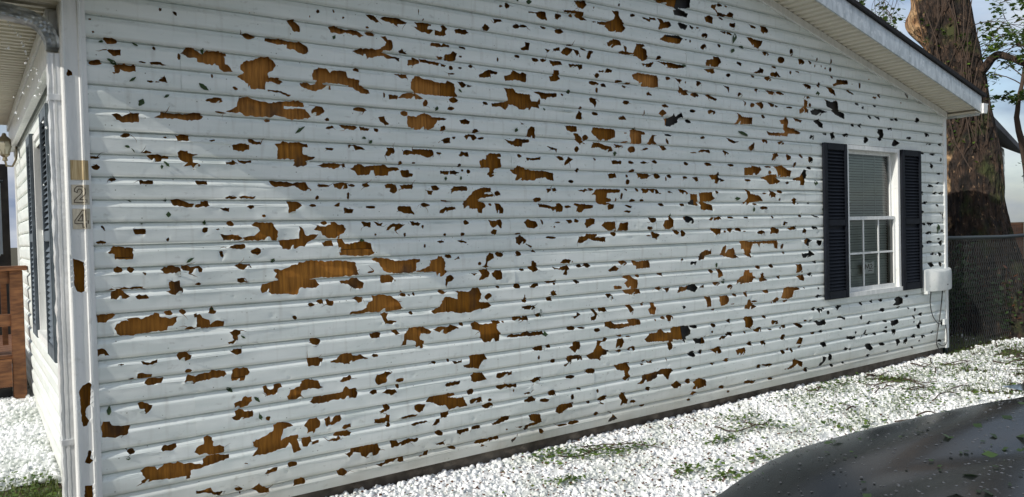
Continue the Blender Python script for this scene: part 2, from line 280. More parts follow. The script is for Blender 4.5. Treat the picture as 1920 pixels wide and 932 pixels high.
# outlines of the holes in the siding and of the leaves on it: millimetres along and up the wall
HOLE_DATA = '''
81 2134 115 2138 136 2129 133 2120 112 2114 98 2113
95 2083 116 2084 148 2089 146 2066 126 2060 110 2068
47 2023 24 3 0 11 E
109 2002 126 2020 162 2032 170 2025 207 2026 206 2000 161 1996 143 2005 134 1986 118 1980
234 2045 14 -1 0 3 E
267 2045 313 2050 338 2044 270 2039
304 1967 328 1989 337 1963
267 1960 13 -1 1 4 E
296 1961 11 1 0 3 E
401 2103 425 2129 458 2133 487 2113 496 2108 521 2130 552 2132 607 2127 607 2116 594 2113 599 2072 574 2068 519 2066 471 2074 472 2090 430 2088
568 2067 599 2072 618 2064 635 2043 605 2040 583 2044
392 2088 7 1 0 12 E
685 2229 713 2235 751 2229 725 2211 702 2210
794 2212 801 2224 878 2232 919 2224 974 2229 1009 2208 1015 2185 1008 2170 962 2175 945 2187 907 2189 905 2209 857 2200
915 2329 947 2338 973 2305 976 2282 948 2275 927 2302
675 2080 695 2098 734 2106 768 2126 808 2133 834 2117 843 2095 832 2070 802 2052 811 2028 858 2031 881 2015 864 2003 817 2015 794 2010 789 1972 710 1967 708 1992 679 2009 661 2020 674 2031 690 2043 675 2057
802 1969 869 1967 920 1950 910 1946 866 1961 802 1965
504 1894 544 1908 578 1908 582 1894 556 1882
598 1847 650 1873 653 1896 664 1918 709 1925 741 1913 767 1908 813 1902 861 1913 888 1918 958 1927 985 1919 985 1898 881 1897 880 1880 991 1885 1019 1849 997 1836 906 1832 832 1850 818 1836 745 1834 693 1834 661 1848
1059 1883 33 3 1 21 E
104 1797 123 1804 144 1790 166 1801 182 1810 213 1812 210 1772 148 1768 122 1777
276 1799 305 1809 308 1826 328 1821 386 1822 403 1820 439 1826 481 1827 490 1814 474 1800 420 1793 362 1798 333 1797
319 2293 6 1 0 7 E
381 2285 9 -6 3 5 E
31 2209 5 1 0 4 E
726 2339 6 1 0 3 E
1076 2397 7 1 0 8 E
1164 2413 5 1 0 8 E
287 2115 5 0 0 7 E
539 2013 4 1 0 9 E
42 2156 4 1 0 4 E
643 1963 11 -5 3 6 E
797 1816 12 1 1 8 E
1109 1842 13 0 0 8 E
570 1841 25 -1 1 4 E
1135 2327 1165 2334 1220 2321 1255 2330 1300 2325 1329 2304 1307 2294 1269 2296 1224 2311 1186 2297 1142 2301
1339 2323 1378 2330 1402 2323 1386 2311 1346 2311
1350 2425 1397 2423 1421 2392 1404 2388 1365 2405
1432 2411 1461 2428 1542 2431 1596 2412 1583 2403 1541 2401 1529 2392 1545 2380 1509 2397 1444 2404
1646 2423 1702 2430 1754 2427 1749 2416 1727 2412 1722 2392 1814 2393 1820 2425 1838 2435 1855 2418 1837 2400 1845 2378 1827 2370 1743 2370 1675 2376 1633 2395 1658 2395
1905 2409 1923 2423 1992 2425 1998 2410 1978 2399 1913 2397
2082 2433 2121 2478 2150 2460 2135 2442
2181 2522 2245 2519 2249 2512 2185 2494
2349 2495 25 4 1 13 E
2403 2504 24 3 0 8 E
2284 2613 18 3 1 15 E
2235 2602 13 2 1 6 E
2445 2599 2513 2604 2530 2613 2578 2616 2582 2588 2592 2568 2555 2567 2513 2582 2508 2598 2447 2593
2564 2518 16 -3 4 9 E
1429 2313 1466 2321 1469 2300 1493 2301 1500 2271 1491 2244 1439 2243 1431 2255 1456 2266 1465 2289 1445 2301
1266 2218 1305 2233 1352 2239 1407 2239 1443 2253 1439 2231 1503 2213 1539 2209 1539 2193 1502 2205 1462 2199 1446 2214 1406 2209 1378 2195 1327 2186 1316 2202 1289 2206
1536 2246 1558 2263 1570 2246 1590 2241 1540 2238
1766 2246 1827 2242 1832 2259 1873 2270 1887 2287 1917 2279 1899 2238 1836 2234 1792 2234
1733 2299 1751 2320 1803 2323 1812 2313 1830 2326 1870 2320 1865 2309 1803 2304 1759 2301
1958 2317 18 -2 3 7 E
1592 2204 1618 2207 1623 2223 1661 2212 1660 2197 1626 2182 1621 2168 1588 2179
1665 2220 1747 2214 1795 2208 1839 2199 1826 2192 1755 2197 1669 2202
1869 2189 14 1 0 12 E
1932 2195 13 2 0 5 E
2009 2215 14 2 0 10 E
1939 2264 10 2 0 5 E
1874 2156 23 2 0 4 E
1282 2119 17 1 1 10 E
1036 2071 1044 2089 1070 2107 1110 2107 1131 2086 1157 2100 1221 2100 1231 2069 1292 2064 1295 2036 1353 2016 1354 1998 1298 1997 1264 2026 1215 2034 1141 2036 1093 2033 1096 2023 1136 2021 1132 2000 1074 1997 1052 1986 1009 1989 974 2003 975 2020 1010 2024 1024 2015 1056 2021 1061 2042 1039 2043
1509 2118 1582 2122 1586 2103 1548 2101
1608 2083 1637 2119 1667 2122 1688 2106 1739 2107 1761 2094 1832 2096 1850 2114 1890 2098 1893 2056 1915 2027 1884 2030 1803 2026 1750 2027 1689 2027 1638 2030 1609 2046
1524 1991 1554 2011 1604 2022 1638 2026 1680 1996 1628 1992 1570 1992
1466 2000 1524 1998 1516 1980 1467 1978
1696 1974 14 2 1 16 E
1439 1996 6 0 1 13 E
1915 2116 1959 2116 1968 2101 2024 2099 1968 2086 1936 2087
1885 2006 29 3 0 14 E
1863 1954 20 2 0 10 E
2064 2166 2103 2189 2132 2208 2200 2197 2190 2186 2146 2186 2150 2162 2102 2157 2068 2156
2249 2180 2299 2197 2320 2224 2371 2204 2392 2219 2417 2209 2411 2160 2359 2166 2319 2166 2258 2154
2150 2006 2254 2022 2274 2036 2261 2088 2242 2106 2317 2109 2331 2086 2439 2082 2454 2042 2501 2042 2513 2068 2524 2035 2511 2005 2458 2013 2431 1988 2354 1989 2339 2004 2279 2016 2252 1977 2213 1995 2154 1990
2105 2004 16 -4 4 9 E
1297 1909 33 -2 2 13 E
1563 1906 22 2 0 14 E
1920 1891 1962 1901 1991 1888 1980 1873 1933 1874
1403 1872 1435 1879 1443 1860 1466 1843 1442 1838 1415 1854
2381 2366 2418 2382 2413 2405 2451 2403 2443 2362 2386 2358
2349 2313 20 2 0 10 E
2488 2306 24 -4 6 12 E
2552 2311 22 2 0 10 E
1077 2397 6 1 0 7 E
1164 2412 5 0 0 8 E
1216 2386 7 1 1 5 E
1032 2367 3 0 0 5 E
1352 2353 7 1 0 5 E
2203 2276 6 1 0 12 E
1670 2483 3 0 0 15 E
1698 2444 6 1 1 7 E
2471 2102 2514 2110 2578 2102 2660 2109 2654 2088 2583 2082 2566 2064 2529 2069 2513 2093
2683 2604 25 3 0 18 E
2732 2648 2828 2665 2851 2661 2903 2664 2902 2634 2931 2616 2884 2609 2838 2620 2833 2645 2737 2642
2795 2625 17 3 1 10 E
2830 2727 2929 2741 2931 2717 2898 2685 2858 2688 2835 2706
3155 2710 3217 2715 3222 2680 3272 2641 3279 2610 3244 2578 3133 2570 3085 2593 3091 2607 3019 2604 3025 2618 3110 2628 3178 2655 3185 2688
2694 2512 33 5 1 15 E
3347 2707 21 3 1 11 E
2993 2613 18 3 0 5 E
3531 2853 3815 2898 3948 2919 3943 2852 3827 2834 3869 2812 3919 2799 3908 2773 3847 2774 3776 2774 3762 2801 3798 2815 3756 2833 3708 2835 3701 2849 3605 2843
3441 2711 3513 2703 3520 2718 3581 2722 3580 2705 3527 2705 3519 2687 3454 2702
3601 2725 3649 2727 3662 2705 3725 2718 3742 2692 3710 2673 3647 2660 3633 2642 3610 2650 3625 2690
3809 2716 3852 2730 3917 2716 3894 2684 3837 2686
3946 2725 3982 2705 3960 2695 3938 2709
4027 2714 16 3 0 6 E
4183 2903 4246 2923 4229 2885 4259 2864 4369 2855 4394 2884 4442 2876 4441 2850 4369 2847 4259 2841 4236 2876 4183 2886
4284 2922 32 4 1 12 E
4363 2925 16 3 0 8 E
4297 2822 24 -1 4 10 E
4104 2802 4174 2831 4199 2810 4195 2767 4119 2774
4396 2797 4464 2807 4463 2770 4399 2777
4294 2727 4413 2733 4429 2711 4333 2712
4638 2831 4722 2811 4713 2797 4654 2807
4791 2836 4869 2836 4877 2794 4824 2773 4785 2792
3617 2580 3680 2617 3835 2632 3863 2616 3826 2573 3706 2568
4105 2667 35 5 0 16 E
4093 2581 31 4 1 19 E
4272 2613 17 2 0 12 E
3943 2605 8 1 0 12 E
4601 2721 4685 2726 4693 2712 4814 2714 4787 2681 4751 2650 4692 2659
4854 2619 41 5 1 17 E
3108 2489 3180 2525 3230 2522 3239 2491 3179 2479 3154 2461 3117 2472
3261 2494 3289 2479 3291 2443 3272 2459
3203 2440 3253 2452 3355 2446 3369 2479 3389 2519 3468 2524 3468 2510 3434 2497 3480 2488 3486 2456 3505 2430 3438 2402 3393 2436 3355 2441 3278 2437
3431 2385 3484 2388 3551 2407 3523 2371 3450 2366
2565 2384 2619 2383 2591 2366
2639 2391 2691 2405 2694 2386 2641 2382
2701 2378 2747 2418 2803 2410 2768 2360 2707 2375
2803 2408 2843 2408 2871 2368 2848 2365 2820 2392
2930 2401 2960 2420 2989 2418 2959 2395 2960 2360 2925 2365
2896 2421 23 -4 3 7 E
2784 2436 22 2 0 4 E
3609 2447 21 2 1 12 E
3592 2421 3674 2421 3758 2425 3814 2416 3879 2423 3871 2403 3785 2389 3687 2384 3660 2400
4117 2484 4194 2497 4203 2524 4273 2526 4282 2487 4247 2448 4109 2443
4085 2411 4215 2434 4207 2398 4153 2387
4371 2396 24 3 1 13 E
4669 2445 4755 2475 4764 2497 4815 2481 4806 2459
4875 2417 40 0 5 16 E
4938 2461 32 3 0 15 E
4680 2419 25 3 0 10 E
4488 2515 4529 2503 4528 2483 4471 2499
2606 2314 2705 2319 2710 2298 2655 2292 2638 2282 2611 2296
2761 2308 2887 2317 2880 2294 2857 2283 2840 2303 2777 2288
2597 2210 2641 2223 2642 2257 2681 2257 2690 2206 2651 2190 2613 2184
3015 2286 3075 2297 3107 2318 3155 2310 3143 2295 3051 2286
3008 2259 18 2 1 15 E
2977 2206 40 1 2 14 E
3036 2200 3073 2212 3090 2191 3042 2191
3255 2208 18 -4 4 9 E
3005 2161 10 1 1 17 E
3337 2296 3390 2317 3589 2317 3593 2236 3413 2229 3395 2260 3350 2270
3209 2241 31 3 0 7 E
3297 2235 28 3 0 6 E
3694 2308 23 2 1 12 E
3776 2316 3840 2312 3817 2281
4029 2301 26 2 1 19 E
3810 2266 3859 2236 3910 2241 3909 2206 3822 2202 3816 2232
3987 2213 40 3 0 17 E
3471 2179 3498 2195 3531 2170 3477 2170
4110 2223 4163 2233 4232 2200 4216 2189 4132 2202
4306 2316 4377 2307 4383 2262 4352 2295
4513 2257 26 2 0 17 E
4724 2310 29 3 1 16 E
4846 2323 4961 2322 4951 2294 4871 2303
2761 2131 12 1 0 12 E
2702 2106 9 1 0 7 E
2932 2097 2956 2111 2991 2102 2996 2072 2984 2044 2973 2065 2938 2080
3272 2102 29 2 0 13 E
2855 2034 11 1 0 9 E
2818 1975 2842 2012 2863 2000 2862 1958 2818 1958
2982 2004 23 -4 7 12 E
3195 1987 3246 2007 3268 1983 3201 1980
3658 2107 30 2 0 12 E
3594 2047 3630 2078 3670 2057 3635 2031
3949 2091 27 2 0 11 E
4172 2100 43 3 0 17 E
3903 2013 29 1 0 13 E
3646 2017 3711 2026 3754 2058 3775 2035 3825 2073 3853 2041 3810 2033 3780 1997 3702 1963 3647 1965
4476 2119 4541 2087 4658 2090 4657 2040 4441 2028 4483 2067
4562 2225 4586 2206 4568 2173
4661 2190 26 2 0 15 E
4696 2209 4808 2228 4797 2158 4746 2186
4922 2210 27 2 0 12 E
4804 2108 21 1 1 13 E
3231 2763 9 1 1 9 E
2992 2708 6 1 1 7 E
3892 2610 10 2 0 5 E
3447 2041 5 1 0 19 E
3883 2297 7 0 0 6 E
4963 2523 26 0 3 11 E
5176 2499 16 2 0 14 E
5283 2516 23 2 0 8 E
5199 2670 23 3 1 26 E
5335 2608 43 4 1 24 E
5465 2616 18 2 1 14 E
5571 2654 10 1 1 14 E
5785 2659 13 2 1 20 E
5534 2592 8 0 0 11 E
5630 2600 8 0 0 9 E
5767 2585 20 2 0 17 E
5691 2589 10 1 0 8 E
5050 2590 42 5 0 23 E
4902 2444 4983 2487 5046 2450 4964 2444
4878 2421 42 0 4 16 E
5353 2418 5411 2429 5470 2417 5459 2388 5400 2388
5858 2506 6040 2517 6039 2481 5921 2470 5814 2443 5804 2460 5857 2476
5589 2434 20 2 1 19 E
5711 2428 5804 2430 5823 2391 5854 2358 5740 2390
6238 2488 15 1 0 22 E
6016 2426 6070 2436 6135 2394 6058 2405
4854 2324 4970 2323 4960 2291 4871 2298
5029 2315 50 -1 4 14 E
4729 2310 26 3 1 17 E
5418 2314 47 4 0 11 E
5369 2295 5417 2282 5424 2181 5375 2177
5455 2251 18 1 0 15 E
5289 2199 5367 2227 5366 2193 5307 2163
5677 2320 5769 2299 5863 2324 5882 2237 5978 2220 5976 2166 5902 2179 5818 2202 5788 2241 5706 2259
5453 2200 5543 2226 5644 2225 5715 2213 5623 2195 5602 2170 5482 2173
4940 2212 53 -12 7 10 E
5158 2208 41 3 0 8 E
6188 2317 31 2 0 11 E
6487 2399 33 2 0 10 E
6582 2423 22 1 1 16 E
6282 2290 18 1 0 12 E
6504 2323 23 2 0 10 E
5796 2523 19 2 0 12 E
6403 2562 14 1 1 6 E
5221 2127 5354 2114 5305 2096 5230 2098
5008 2091 5081 2101 5128 2132 5132 2071 5043 2064
5560 2115 40 3 0 17 E
6407 2213 21 1 1 16 E
6494 2231 6577 2224 6575 2180
6806 2214 37 3 0 9 E
6893 2220 28 2 1 13 E
7294 2239 30 8 -18 24 E
4804 2110 21 2 1 13 E
7015 2513 7104 2475 7115 2431 7090 2455
7366 2424 32 3 0 12 E
6973 2387 13 1 1 6 E
6116 2489 8 0 0 4 E
134 1705 152 1718 176 1713 157 1702
323 1709 7 0 0 4 E
366 1722 427 1722 424 1700 376 1698
530 1705 13 3 0 4 E
621 1682 656 1695 703 1691 701 1670 655 1656 627 1666
702 1719 722 1720 734 1711 761 1709 757 1698 721 1697 705 1706
830 1702 861 1705 875 1719 902 1709 958 1715 1000 1710 999 1696 971 1691 973 1654 1037 1643 1026 1634 990 1624 997 1607 982 1600 940 1591 919 1598 934 1612 927 1630 838 1630 846 1676
218 1636 237 1643 262 1635
27 1606 21 0 0 6 E
33 1562 17 0 0 9 E
242 1621 276 1627 336 1620 333 1612 305 1613 298 1598 267 1599 253 1614
374 1640 386 1650 415 1648 418 1638 463 1633 438 1627 437 1596 470 1583 442 1564 431 1583 398 1577 417 1595 385 1609 377 1625
589 1602 619 1605 622 1616 634 1602 631 1594 590 1594
646 1619 670 1610 715 1614 711 1604 669 1602 654 1606
1046 1600 1079 1606 1087 1615 1156 1612 1205 1613 1202 1596 1141 1589 1082 1594
97 1510 14 1 0 7 E
205 1506 261 1506 260 1492 205 1490
448 1511 501 1510 499 1496 452 1494
797 1514 896 1510 916 1503 944 1510 986 1511 993 1487 1010 1473 992 1466 950 1479 912 1496 895 1490 813 1491
1076 1497 29 -2 1 7 E
578 1431 597 1438 635 1433 629 1428
645 1434 674 1440 712 1435 724 1440 719 1430 654 1429
1041 1435 9 0 0 9 E
338 1419 361 1424 390 1414 425 1400 467 1400 470 1413 498 1412 506 1391 425 1385 383 1391 343 1397
543 1380 596 1380 595 1363
701 1387 16 0 0 8 E
884 1414 948 1409 958 1391 947 1386 926 1374 918 1357 887 1355 891 1380
1012 1393 17 0 1 7 E
172 1286 224 1285 223 1265 181 1266
762 1342 10 0 0 6 E
603 1305 15 0 0 11 E
703 1299 728 1311 761 1308 807 1307 820 1273 830 1266 826 1221 667 1225 661 1237 713 1242 743 1268 734 1285
553 1253 635 1248 657 1234 635 1225 566 1227
484 1278 11 0 1 12 E
944 1288 961 1271 978 1236 1042 1245 1016 1221 984 1205 965 1185 934 1188 919 1175 851 1177 838 1216 914 1221 942 1223
43 1231 17 0 0 6 E
53 1294 3 2 -6 10 E
81 1201 92 1210 124 1206 151 1199
580 1191 609 1199 666 1204 666 1188 646 1182
317 1236 4 0 1 7 E
542 1280 8 0 1 4 E
1122 1801 22 5 -1 7 E
1117 1689 19 -1 1 7 E
1021 1270 1036 1287 1072 1283 1113 1292 1117 1306 1135 1306 1150 1292 1183 1288 1194 1270 1182 1249 1159 1242 1159 1221 1096 1225 1067 1241 1057 1262
1079 1302 16 0 0 9 E
2366 1897 2372 1902 2402 1891
1178 1817 1269 1819 1278 1816 1253 1796 1207 1796
1292 1815 1354 1809 1338 1798 1295 1797
1389 1804 12 1 0 10 E
1583 1894 1617 1892 1634 1889 1677 1913 1712 1914 1737 1896 1817 1898 1834 1895 1816 1886 1772 1883 1749 1844 1726 1830 1640 1825 1586 1834 1578 1863
1810 1838 16 1 1 13 E
2028 1835 18 1 0 12 E
1951 1796 1987 1815 2024 1813 2038 1794 2014 1779 1967 1783
2066 1793 20 4 -1 6 E
1776 1754 1817 1779 1853 1785 1857 1758 1830 1753
1880 1788 12 1 1 6 E
2237 1794 2307 1787 2333 1805 2425 1803 2422 1786 2378 1783 2372 1762 2321 1759 2266 1777
2416 1826 2422 1868 2444 1886 2470 1883 2484 1817
1227 1715 1269 1715 1304 1706 1315 1697 1272 1694 1249 1685 1230 1692
1437 1668 1454 1694 1450 1710 1495 1712 1494 1689 1469 1669 1453 1664
1740 1710 1739 1672 1704 1668 1657 1684 1636 1683 1551 1678 1548 1695 1569 1703 1602 1697 1611 1710
1775 1693 17 0 0 6 E
1909 1686 1933 1708 1974 1707 1975 1681 1955 1684 1941 1691 1918 1681
1529 1630 9 0 0 9 E
1614 1632 10 1 0 5 E
1915 1628 10 0 0 9 E
1231 1589 1278 1616 1301 1615 1316 1602 1355 1607 1435 1615 1451 1603 1512 1601 1517 1590 1474 1585 1450 1581 1451 1559 1377 1555 1366 1586 1347 1585 1338 1563 1268 1557 1257 1579
1524 1583 1536 1590 1578 1589 1582 1574 1602 1570 1598 1555 1539 1553
1778 1589 1879 1594 1910 1585 1878 1574 1780 1576
1973 1594 12 1 0 11 E
1932 1599 10 1 0 6 E
2055 1656 2077 1669 2101 1666 2102 1693 2131 1705 2209 1706 2209 1689 2179 1684 2208 1676 2210 1625 2172 1620 2152 1603 2156 1575 2131 1564 2108 1578 2128 1602 2133 1622 2066 1621
2350 1700 16 1 0 10 E
2401 1692 2437 1684 2512 1697 2511 1684 2406 1678
2281 1610 2312 1615 2333 1639 2404 1616 2425 1620 2446 1611 2541 1611 2584 1602 2611 1602 2615 1555 2572 1559 2551 1573 2476 1565 2465 1553 2315 1550 2326 1583 2291 1594
1051 1505 1072 1497 1105 1499 1094 1491 1057 1492
1135 1510 1209 1511 1209 1487 1167 1482 1139 1489
1236 1500 16 0 0 6 E
1314 1504 20 -1 1 9 E
1431 1504 1472 1513 1496 1505 1502 1475 1487 1462 1459 1471 1463 1489 1435 1490
1523 1506 1605 1510 1602 1487 1529 1486
1720 1504 1751 1508 1773 1493 1755 1479 1728 1481
1689 1476 1728 1476 1719 1456 1697 1458
1871 1502 1959 1505 1958 1482 1866 1479 1852 1463 1829 1459 1848 1485
1930 1401 1961 1433 1995 1469 2052 1497 2129 1500 2124 1478 2085 1473 2080 1461 2143 1458 2137 1450 2060 1441 2031 1425 2078 1410 2087 1390 2063 1370 2057 1347 2034 1350 2030 1374 1931 1376
2175 1465 21 -2 3 12 E
2124 1399 13 0 0 8 E
2163 1406 2195 1403 2216 1369 2213 1346 2171 1349
1211 1445 6 0 1 18 E
1043 1436 9 0 0 8 E
1015 1394 16 0 0 7 E
1150 1401 1169 1408 1160 1390 1131 1392
1186 1380 1239 1372 1231 1355 1189 1353
1340 1385 26 0 0 7 E
1501 1379 1517 1388 1580 1388 1591 1360 1612 1345 1574 1350 1533 1358 1507 1364
1639 1397 1678 1410 1708 1397 1678 1386
1773 1363 1809 1384 1872 1384 1876 1374 1827 1367 1808 1349 1773 1351
1806 1421 23 -4 1 4 E
1287 1304 1341 1303 1337 1278 1298 1280
1361 1307 1393 1293 1413 1299 1400 1283 1376 1285
1583 1305 1645 1292 1631 1281 1589 1285
1432 1258 1448 1280 1481 1294 1547 1286 1505 1264 1488 1253
1949 1294 17 0 1 13 E
2114 1305 2157 1301 2204 1306 2200 1251 2171 1276 2141 1261 2122 1277
2123 1233 2141 1248 2165 1244 2159 1217 2130 1221
2368 1286 2405 1306 2467 1289 2477 1263 2445 1251 2393 1260
1545 1230 7 0 1 10 E
1802 1226 9 -1 1 6 E
1922 1225 14 0 0 9 E
1657 1274 6 0 0 10 E
2306 1192 2350 1211 2385 1177 2379 1165 2338 1152 2308 1163
2379 1157 2431 1136 2425 1131 2379 1153
2325 1220 20 0 0 4 E
2512 1290 7 0 0 14 E
1772 1185 22 -1 0 7 E
1919 1182 30 -6 1 5 E
1062 1199 1095 1209 1121 1208 1120 1184 1069 1182
1151 1218 1177 1216 1188 1185 1248 1183 1272 1193 1330 1190 1337 1162 1356 1140 1324 1123 1156 1133 1150 1183
1668 1165 7 0 0 10 E
2605 1758 30 -10 3 4 E
2582 1189 33 -1 0 6 E
1367 1236 5 0 0 6 E
2968 1913 3040 1912 3155 1910 3160 1856 3073 1827 3013 1835 2966 1864 2949 1881
2720 1909 2822 1910 2818 1878 2770 1871 2736 1886
2792 1859 2832 1861 2888 1798 2847 1792 2819 1825
2895 1840 23 1 1 17 E
3306 1910 3352 1922 3449 1909 3449 1895 3416 1888 3411 1827 3317 1823 3301 1873
3473 1826 3522 1889 3569 1892 3535 1876 3541 1848 3574 1830
3683 1898 31 0 2 8 E
3678 1854 10 3 -8 16 E
3261 1891 14 1 0 4 E
3259 1829 26 2 1 5 E
2940 1778 2965 1811 3024 1813 3060 1797 3121 1791 3139 1765 3095 1754 3059 1770 3011 1782
3152 1809 3240 1801 3233 1789 3164 1788
3315 1779 32 2 1 21 E
3452 1790 26 6 -2 7 E
3601 1822 3656 1820 3662 1796 3621 1790
2591 1766 2654 1755 2648 1731 2638 1748
2817 1760 18 1 1 16 E
3999 1791 4060 1813 4143 1812 4142 1786 4089 1799
3955 1784 32 1 0 5 E
4298 1808 4315 1819 4362 1795 4321 1768
4349 1918 4389 1904 4437 1891 4486 1894 4420 1875 4356 1893
4600 1847 4651 1865 4669 1897 4676 1829 4608 1828
4820 1910 29 1 0 15 E
4062 1901 24 5 -3 9 E
2396 1688 2458 1685 2517 1698 2511 1684 2406 1676
2642 1706 2697 1708 2702 1691 2669 1685
2719 1683 2748 1709 2781 1691 2747 1675 2718 1652 2706 1639 2713 1669
2971 1700 10 0 0 10 E
3118 1696 3215 1697 3211 1678 3130 1676
3304 1689 27 0 0 9 E
3430 1693 30 1 0 8 E
3541 1703 24 1 0 12 E
3869 1700 20 1 0 12 E
4117 1703 37 1 0 13 E
4383 1705 37 1 0 10 E
4537 1687 4630 1695 4647 1706 4732 1698 4749 1682 4687 1638 4544 1636
3088 1602 3165 1611 3158 1584 3090 1578
3311 1632 25 5 -4 9 E
3366 1616 3480 1617 3493 1605 3453 1583 3367 1579
3560 1600 35 1 1 16 E
3691 1603 21 0 1 12 E
3652 1585 7 0 0 16 E
3262 1597 13 1 1 10 E
3854 1599 25 0 1 10 E
3934 1600 3994 1607 3995 1562 3971 1576
4137 1620 4207 1627 4231 1647 4246 1625 4237 1602 4300 1588 4220 1561 4182 1565 4187 1588 4144 1593
2760 1548 22 0 0 9 E
3270 1554 19 1 1 16 E
2819 1625 12 0 0 12 E
4580 1593 33 1 0 8 E
2554 1495 2592 1502 2591 1487 2558 1476
2597 1504 2636 1505 2633 1486 2602 1487
2815 1491 2885 1501 2902 1495 2861 1481
2979 1500 3051 1505 3199 1503 3186 1484 3075 1479 3068 1447 3110 1434 3110 1420 3073 1411 3140 1398 3127 1375 3083 1366 3072 1393 3000 1407 2977 1429 2972 1464 2936 1464
2931 1500 24 0 1 8 E
3404 1510 3565 1509 3571 1488 3605 1479 3530 1478 3477 1501 3450 1482 3406 1482
3837 1510 3887 1481 3865 1471 3794 1490 3787 1510
3909 1477 3982 1477 3995 1388 3892 1403 3915 1442
4005 1487 4157 1494 4159 1464 4186 1446 4124 1423 4048 1423 4154 1393 4168 1357 4016 1363 4025 1403
4211 1495 17 0 0 11 E
3256 1503 12 1 0 8 E
3361 1502 13 0 0 11 E
3210 1457 12 -2 8 21 E
3157 1431 7 0 0 12 E
3314 1428 27 0 0 9 E
3408 1430 18 1 1 8 E
3684 1491 18 0 0 7 E
2480 1430 30 0 0 13 E
2595 1421 6 0 0 6 E
2487 1402 2545 1398 2594 1385 2632 1387 2638 1406 2666 1406 2685 1385 2681 1355 2609 1351 2593 1372 2523 1385 2489 1385
2726 1385 24 0 1 8 E
2778 1398 2795 1406 2858 1402 2946 1393 2939 1377 2869 1371 2845 1349 2799 1354 2812 1385
3602 1400 25 0 0 11 E
3278 1386 30 -6 2 7 E
3270 1352 32 0 0 8 E
3819 1398 21 0 1 10 E
4566 1519 4616 1509 4615 1483 4666 1480 4776 1441 4785 1430 4622 1424 4570 1398 4529 1408 4589 1451
4788 1373 44 0 0 12 E
4675 1403 26 0 0 6 E
4900 1485 33 0 1 24 E
2712 1298 2758 1299 2761 1285 2729 1279
2797 1293 19 0 1 10 E
2864 1274 2890 1301 2931 1309 2967 1300 2954 1273 2888 1245
2640 1286 22 0 0 5 E
2611 1257 8 0 1 5 E
3019 1259 3044 1281 3142 1280 3153 1220 3073 1226
3165 1220 3192 1273 3268 1273 3264 1223
3471 1308 3545 1303 3541 1274 3483 1278
3482 1233 25 -1 0 11 E
3611 1250 3633 1283 3668 1287 3690 1325 3724 1286 3719 1228 3638 1225
3888 1288 47 -13 12 20 E
4104 1287 4151 1302 4182 1301 4252 1309 4251 1289 4135 1280
4366 1300 32 -1 0 9 E
4559 1296 23 0 0 7 E
3128 1201 24 -1 0 13 E
3488 1200 3515 1208 3575 1183 3554 1153 3500 1166
3458 1180 21 0 0 5 E
3719 1214 3764 1213 3785 1193 3749 1184 3728 1194
3820 1189 21 0 1 22 E
2817 1188 2875 1191 2887 1204 2994 1201 2957 1180 3053 1179 3052 1150 2945 1162 2898 1177 2851 1152 2804 1149
2582 1189 38 -3 1 6 E
4125 1221 4265 1214 4224 1168 4193 1159 4163 1190
4365 1201 27 0 0 17 E
4457 1205 35 -1 1 12 E
4296 1192 16 0 0 8 E
4742 1178 40 -1 1 14 E
4531 1190 17 -1 0 4 E
4827 1997 4897 1984 5069 1990 5087 2006 5070 2038 5080 2083 5044 2091 5085 2105 5133 2125 5132 2069 5125 2041 5228 2033 5322 2008 5293 1995 5133 1992 5123 1969 4879 1962
5581 2143 5640 2101 5639 2066 5579 2074 5540 2106
4821 1910 32 2 1 14 E
5030 1907 36 2 0 14 E
5457 1993 5501 1991 5496 1957 5437 1969
4678 1892 4681 1834 4597 1831 4609 1852
4900 1762 4919 1812 5000 1826 4999 1804 4954 1791 4944 1758
5094 1802 5119 1819 5161 1804 5155 1776 5108 1764
5441 1783 34 1 1 24 E
5316 1810 21 1 1 15 E
5791 2004 32 2 1 30 E
6004 2024 39 2 1 15 E
5678 2016 31 2 1 9 E
6538 2107 6633 2112 6644 2069 6618 2004 6558 2001 6572 2052 6537 2075
6779 2123 35 2 0 13 E
6337 1999 32 -5 18 26 E
6800 1994 6875 2030 6937 2001 6874 1959 6799 1968
7118 2055 47 2 0 12 E
7479 2105 39 2 1 21 E
7803 2125 28 1 0 12 E
7532 2015 55 3 0 9 E
7771 2020 32 1 0 15 E
6123 2121 24 2 0 12 E
6239 2123 20 2 0 16 E
4545 1666 4562 1687 4732 1692 4741 1714 4762 1677 4696 1636 4541 1632
4925 1709 5052 1723 5106 1686 5161 1682 5156 1635 4994 1628 4951 1693
4764 1613 4870 1644 4950 1646 5002 1590 4966 1573 4859 1566 4816 1598
5430 1712 29 1 0 10 E
5219 1734 19 1 1 20 E
5342 1698 5371 1693 5370 1665 5389 1648 5358 1608 5344 1565 5280 1567 5291 1601 5187 1605 5235 1628 5282 1629
4584 1591 34 1 1 8 E
5103 1581 24 0 0 9 E
4870 1661 20 1 1 12 E
4854 1706 41 2 0 8 E
4566 1521 4616 1509 4610 1483
4537 1405 4606 1451 4640 1478 4725 1473 4785 1436 4621 1419 4570 1398
4875 1517 4954 1485 4945 1464 4873 1463
5012 1505 33 0 1 14 E
4795 1490 23 0 0 6 E
5202 1460 5229 1443 5219 1426 5276 1409 5209 1398 5163 1437
4672 1405 22 0 0 7 E
4792 1373 43 0 0 12 E
5003 1442 13 0 1 11 E
5417 1412 16 0 0 5 E
7392 1918 41 1 1 9 E
7607 1914 48 2 0 12 E
7767 1864 20 0 0 20 E
7554 1833 7595 1801 7580 1759 7525 1785
7743 1720 31 0 0 8 E
7465 1581 7521 1611 7617 1580
7703 1623 29 0 0 9 E
7362 1516 38 1 1 18 E
7644 1518 34 0 0 13 E
7786 1516 58 1 1 15 E
7406 1432 7461 1432 7460 1402 7365 1412
7677 1394 26 0 0 10 E
7362 1318 36 0 1 20 E
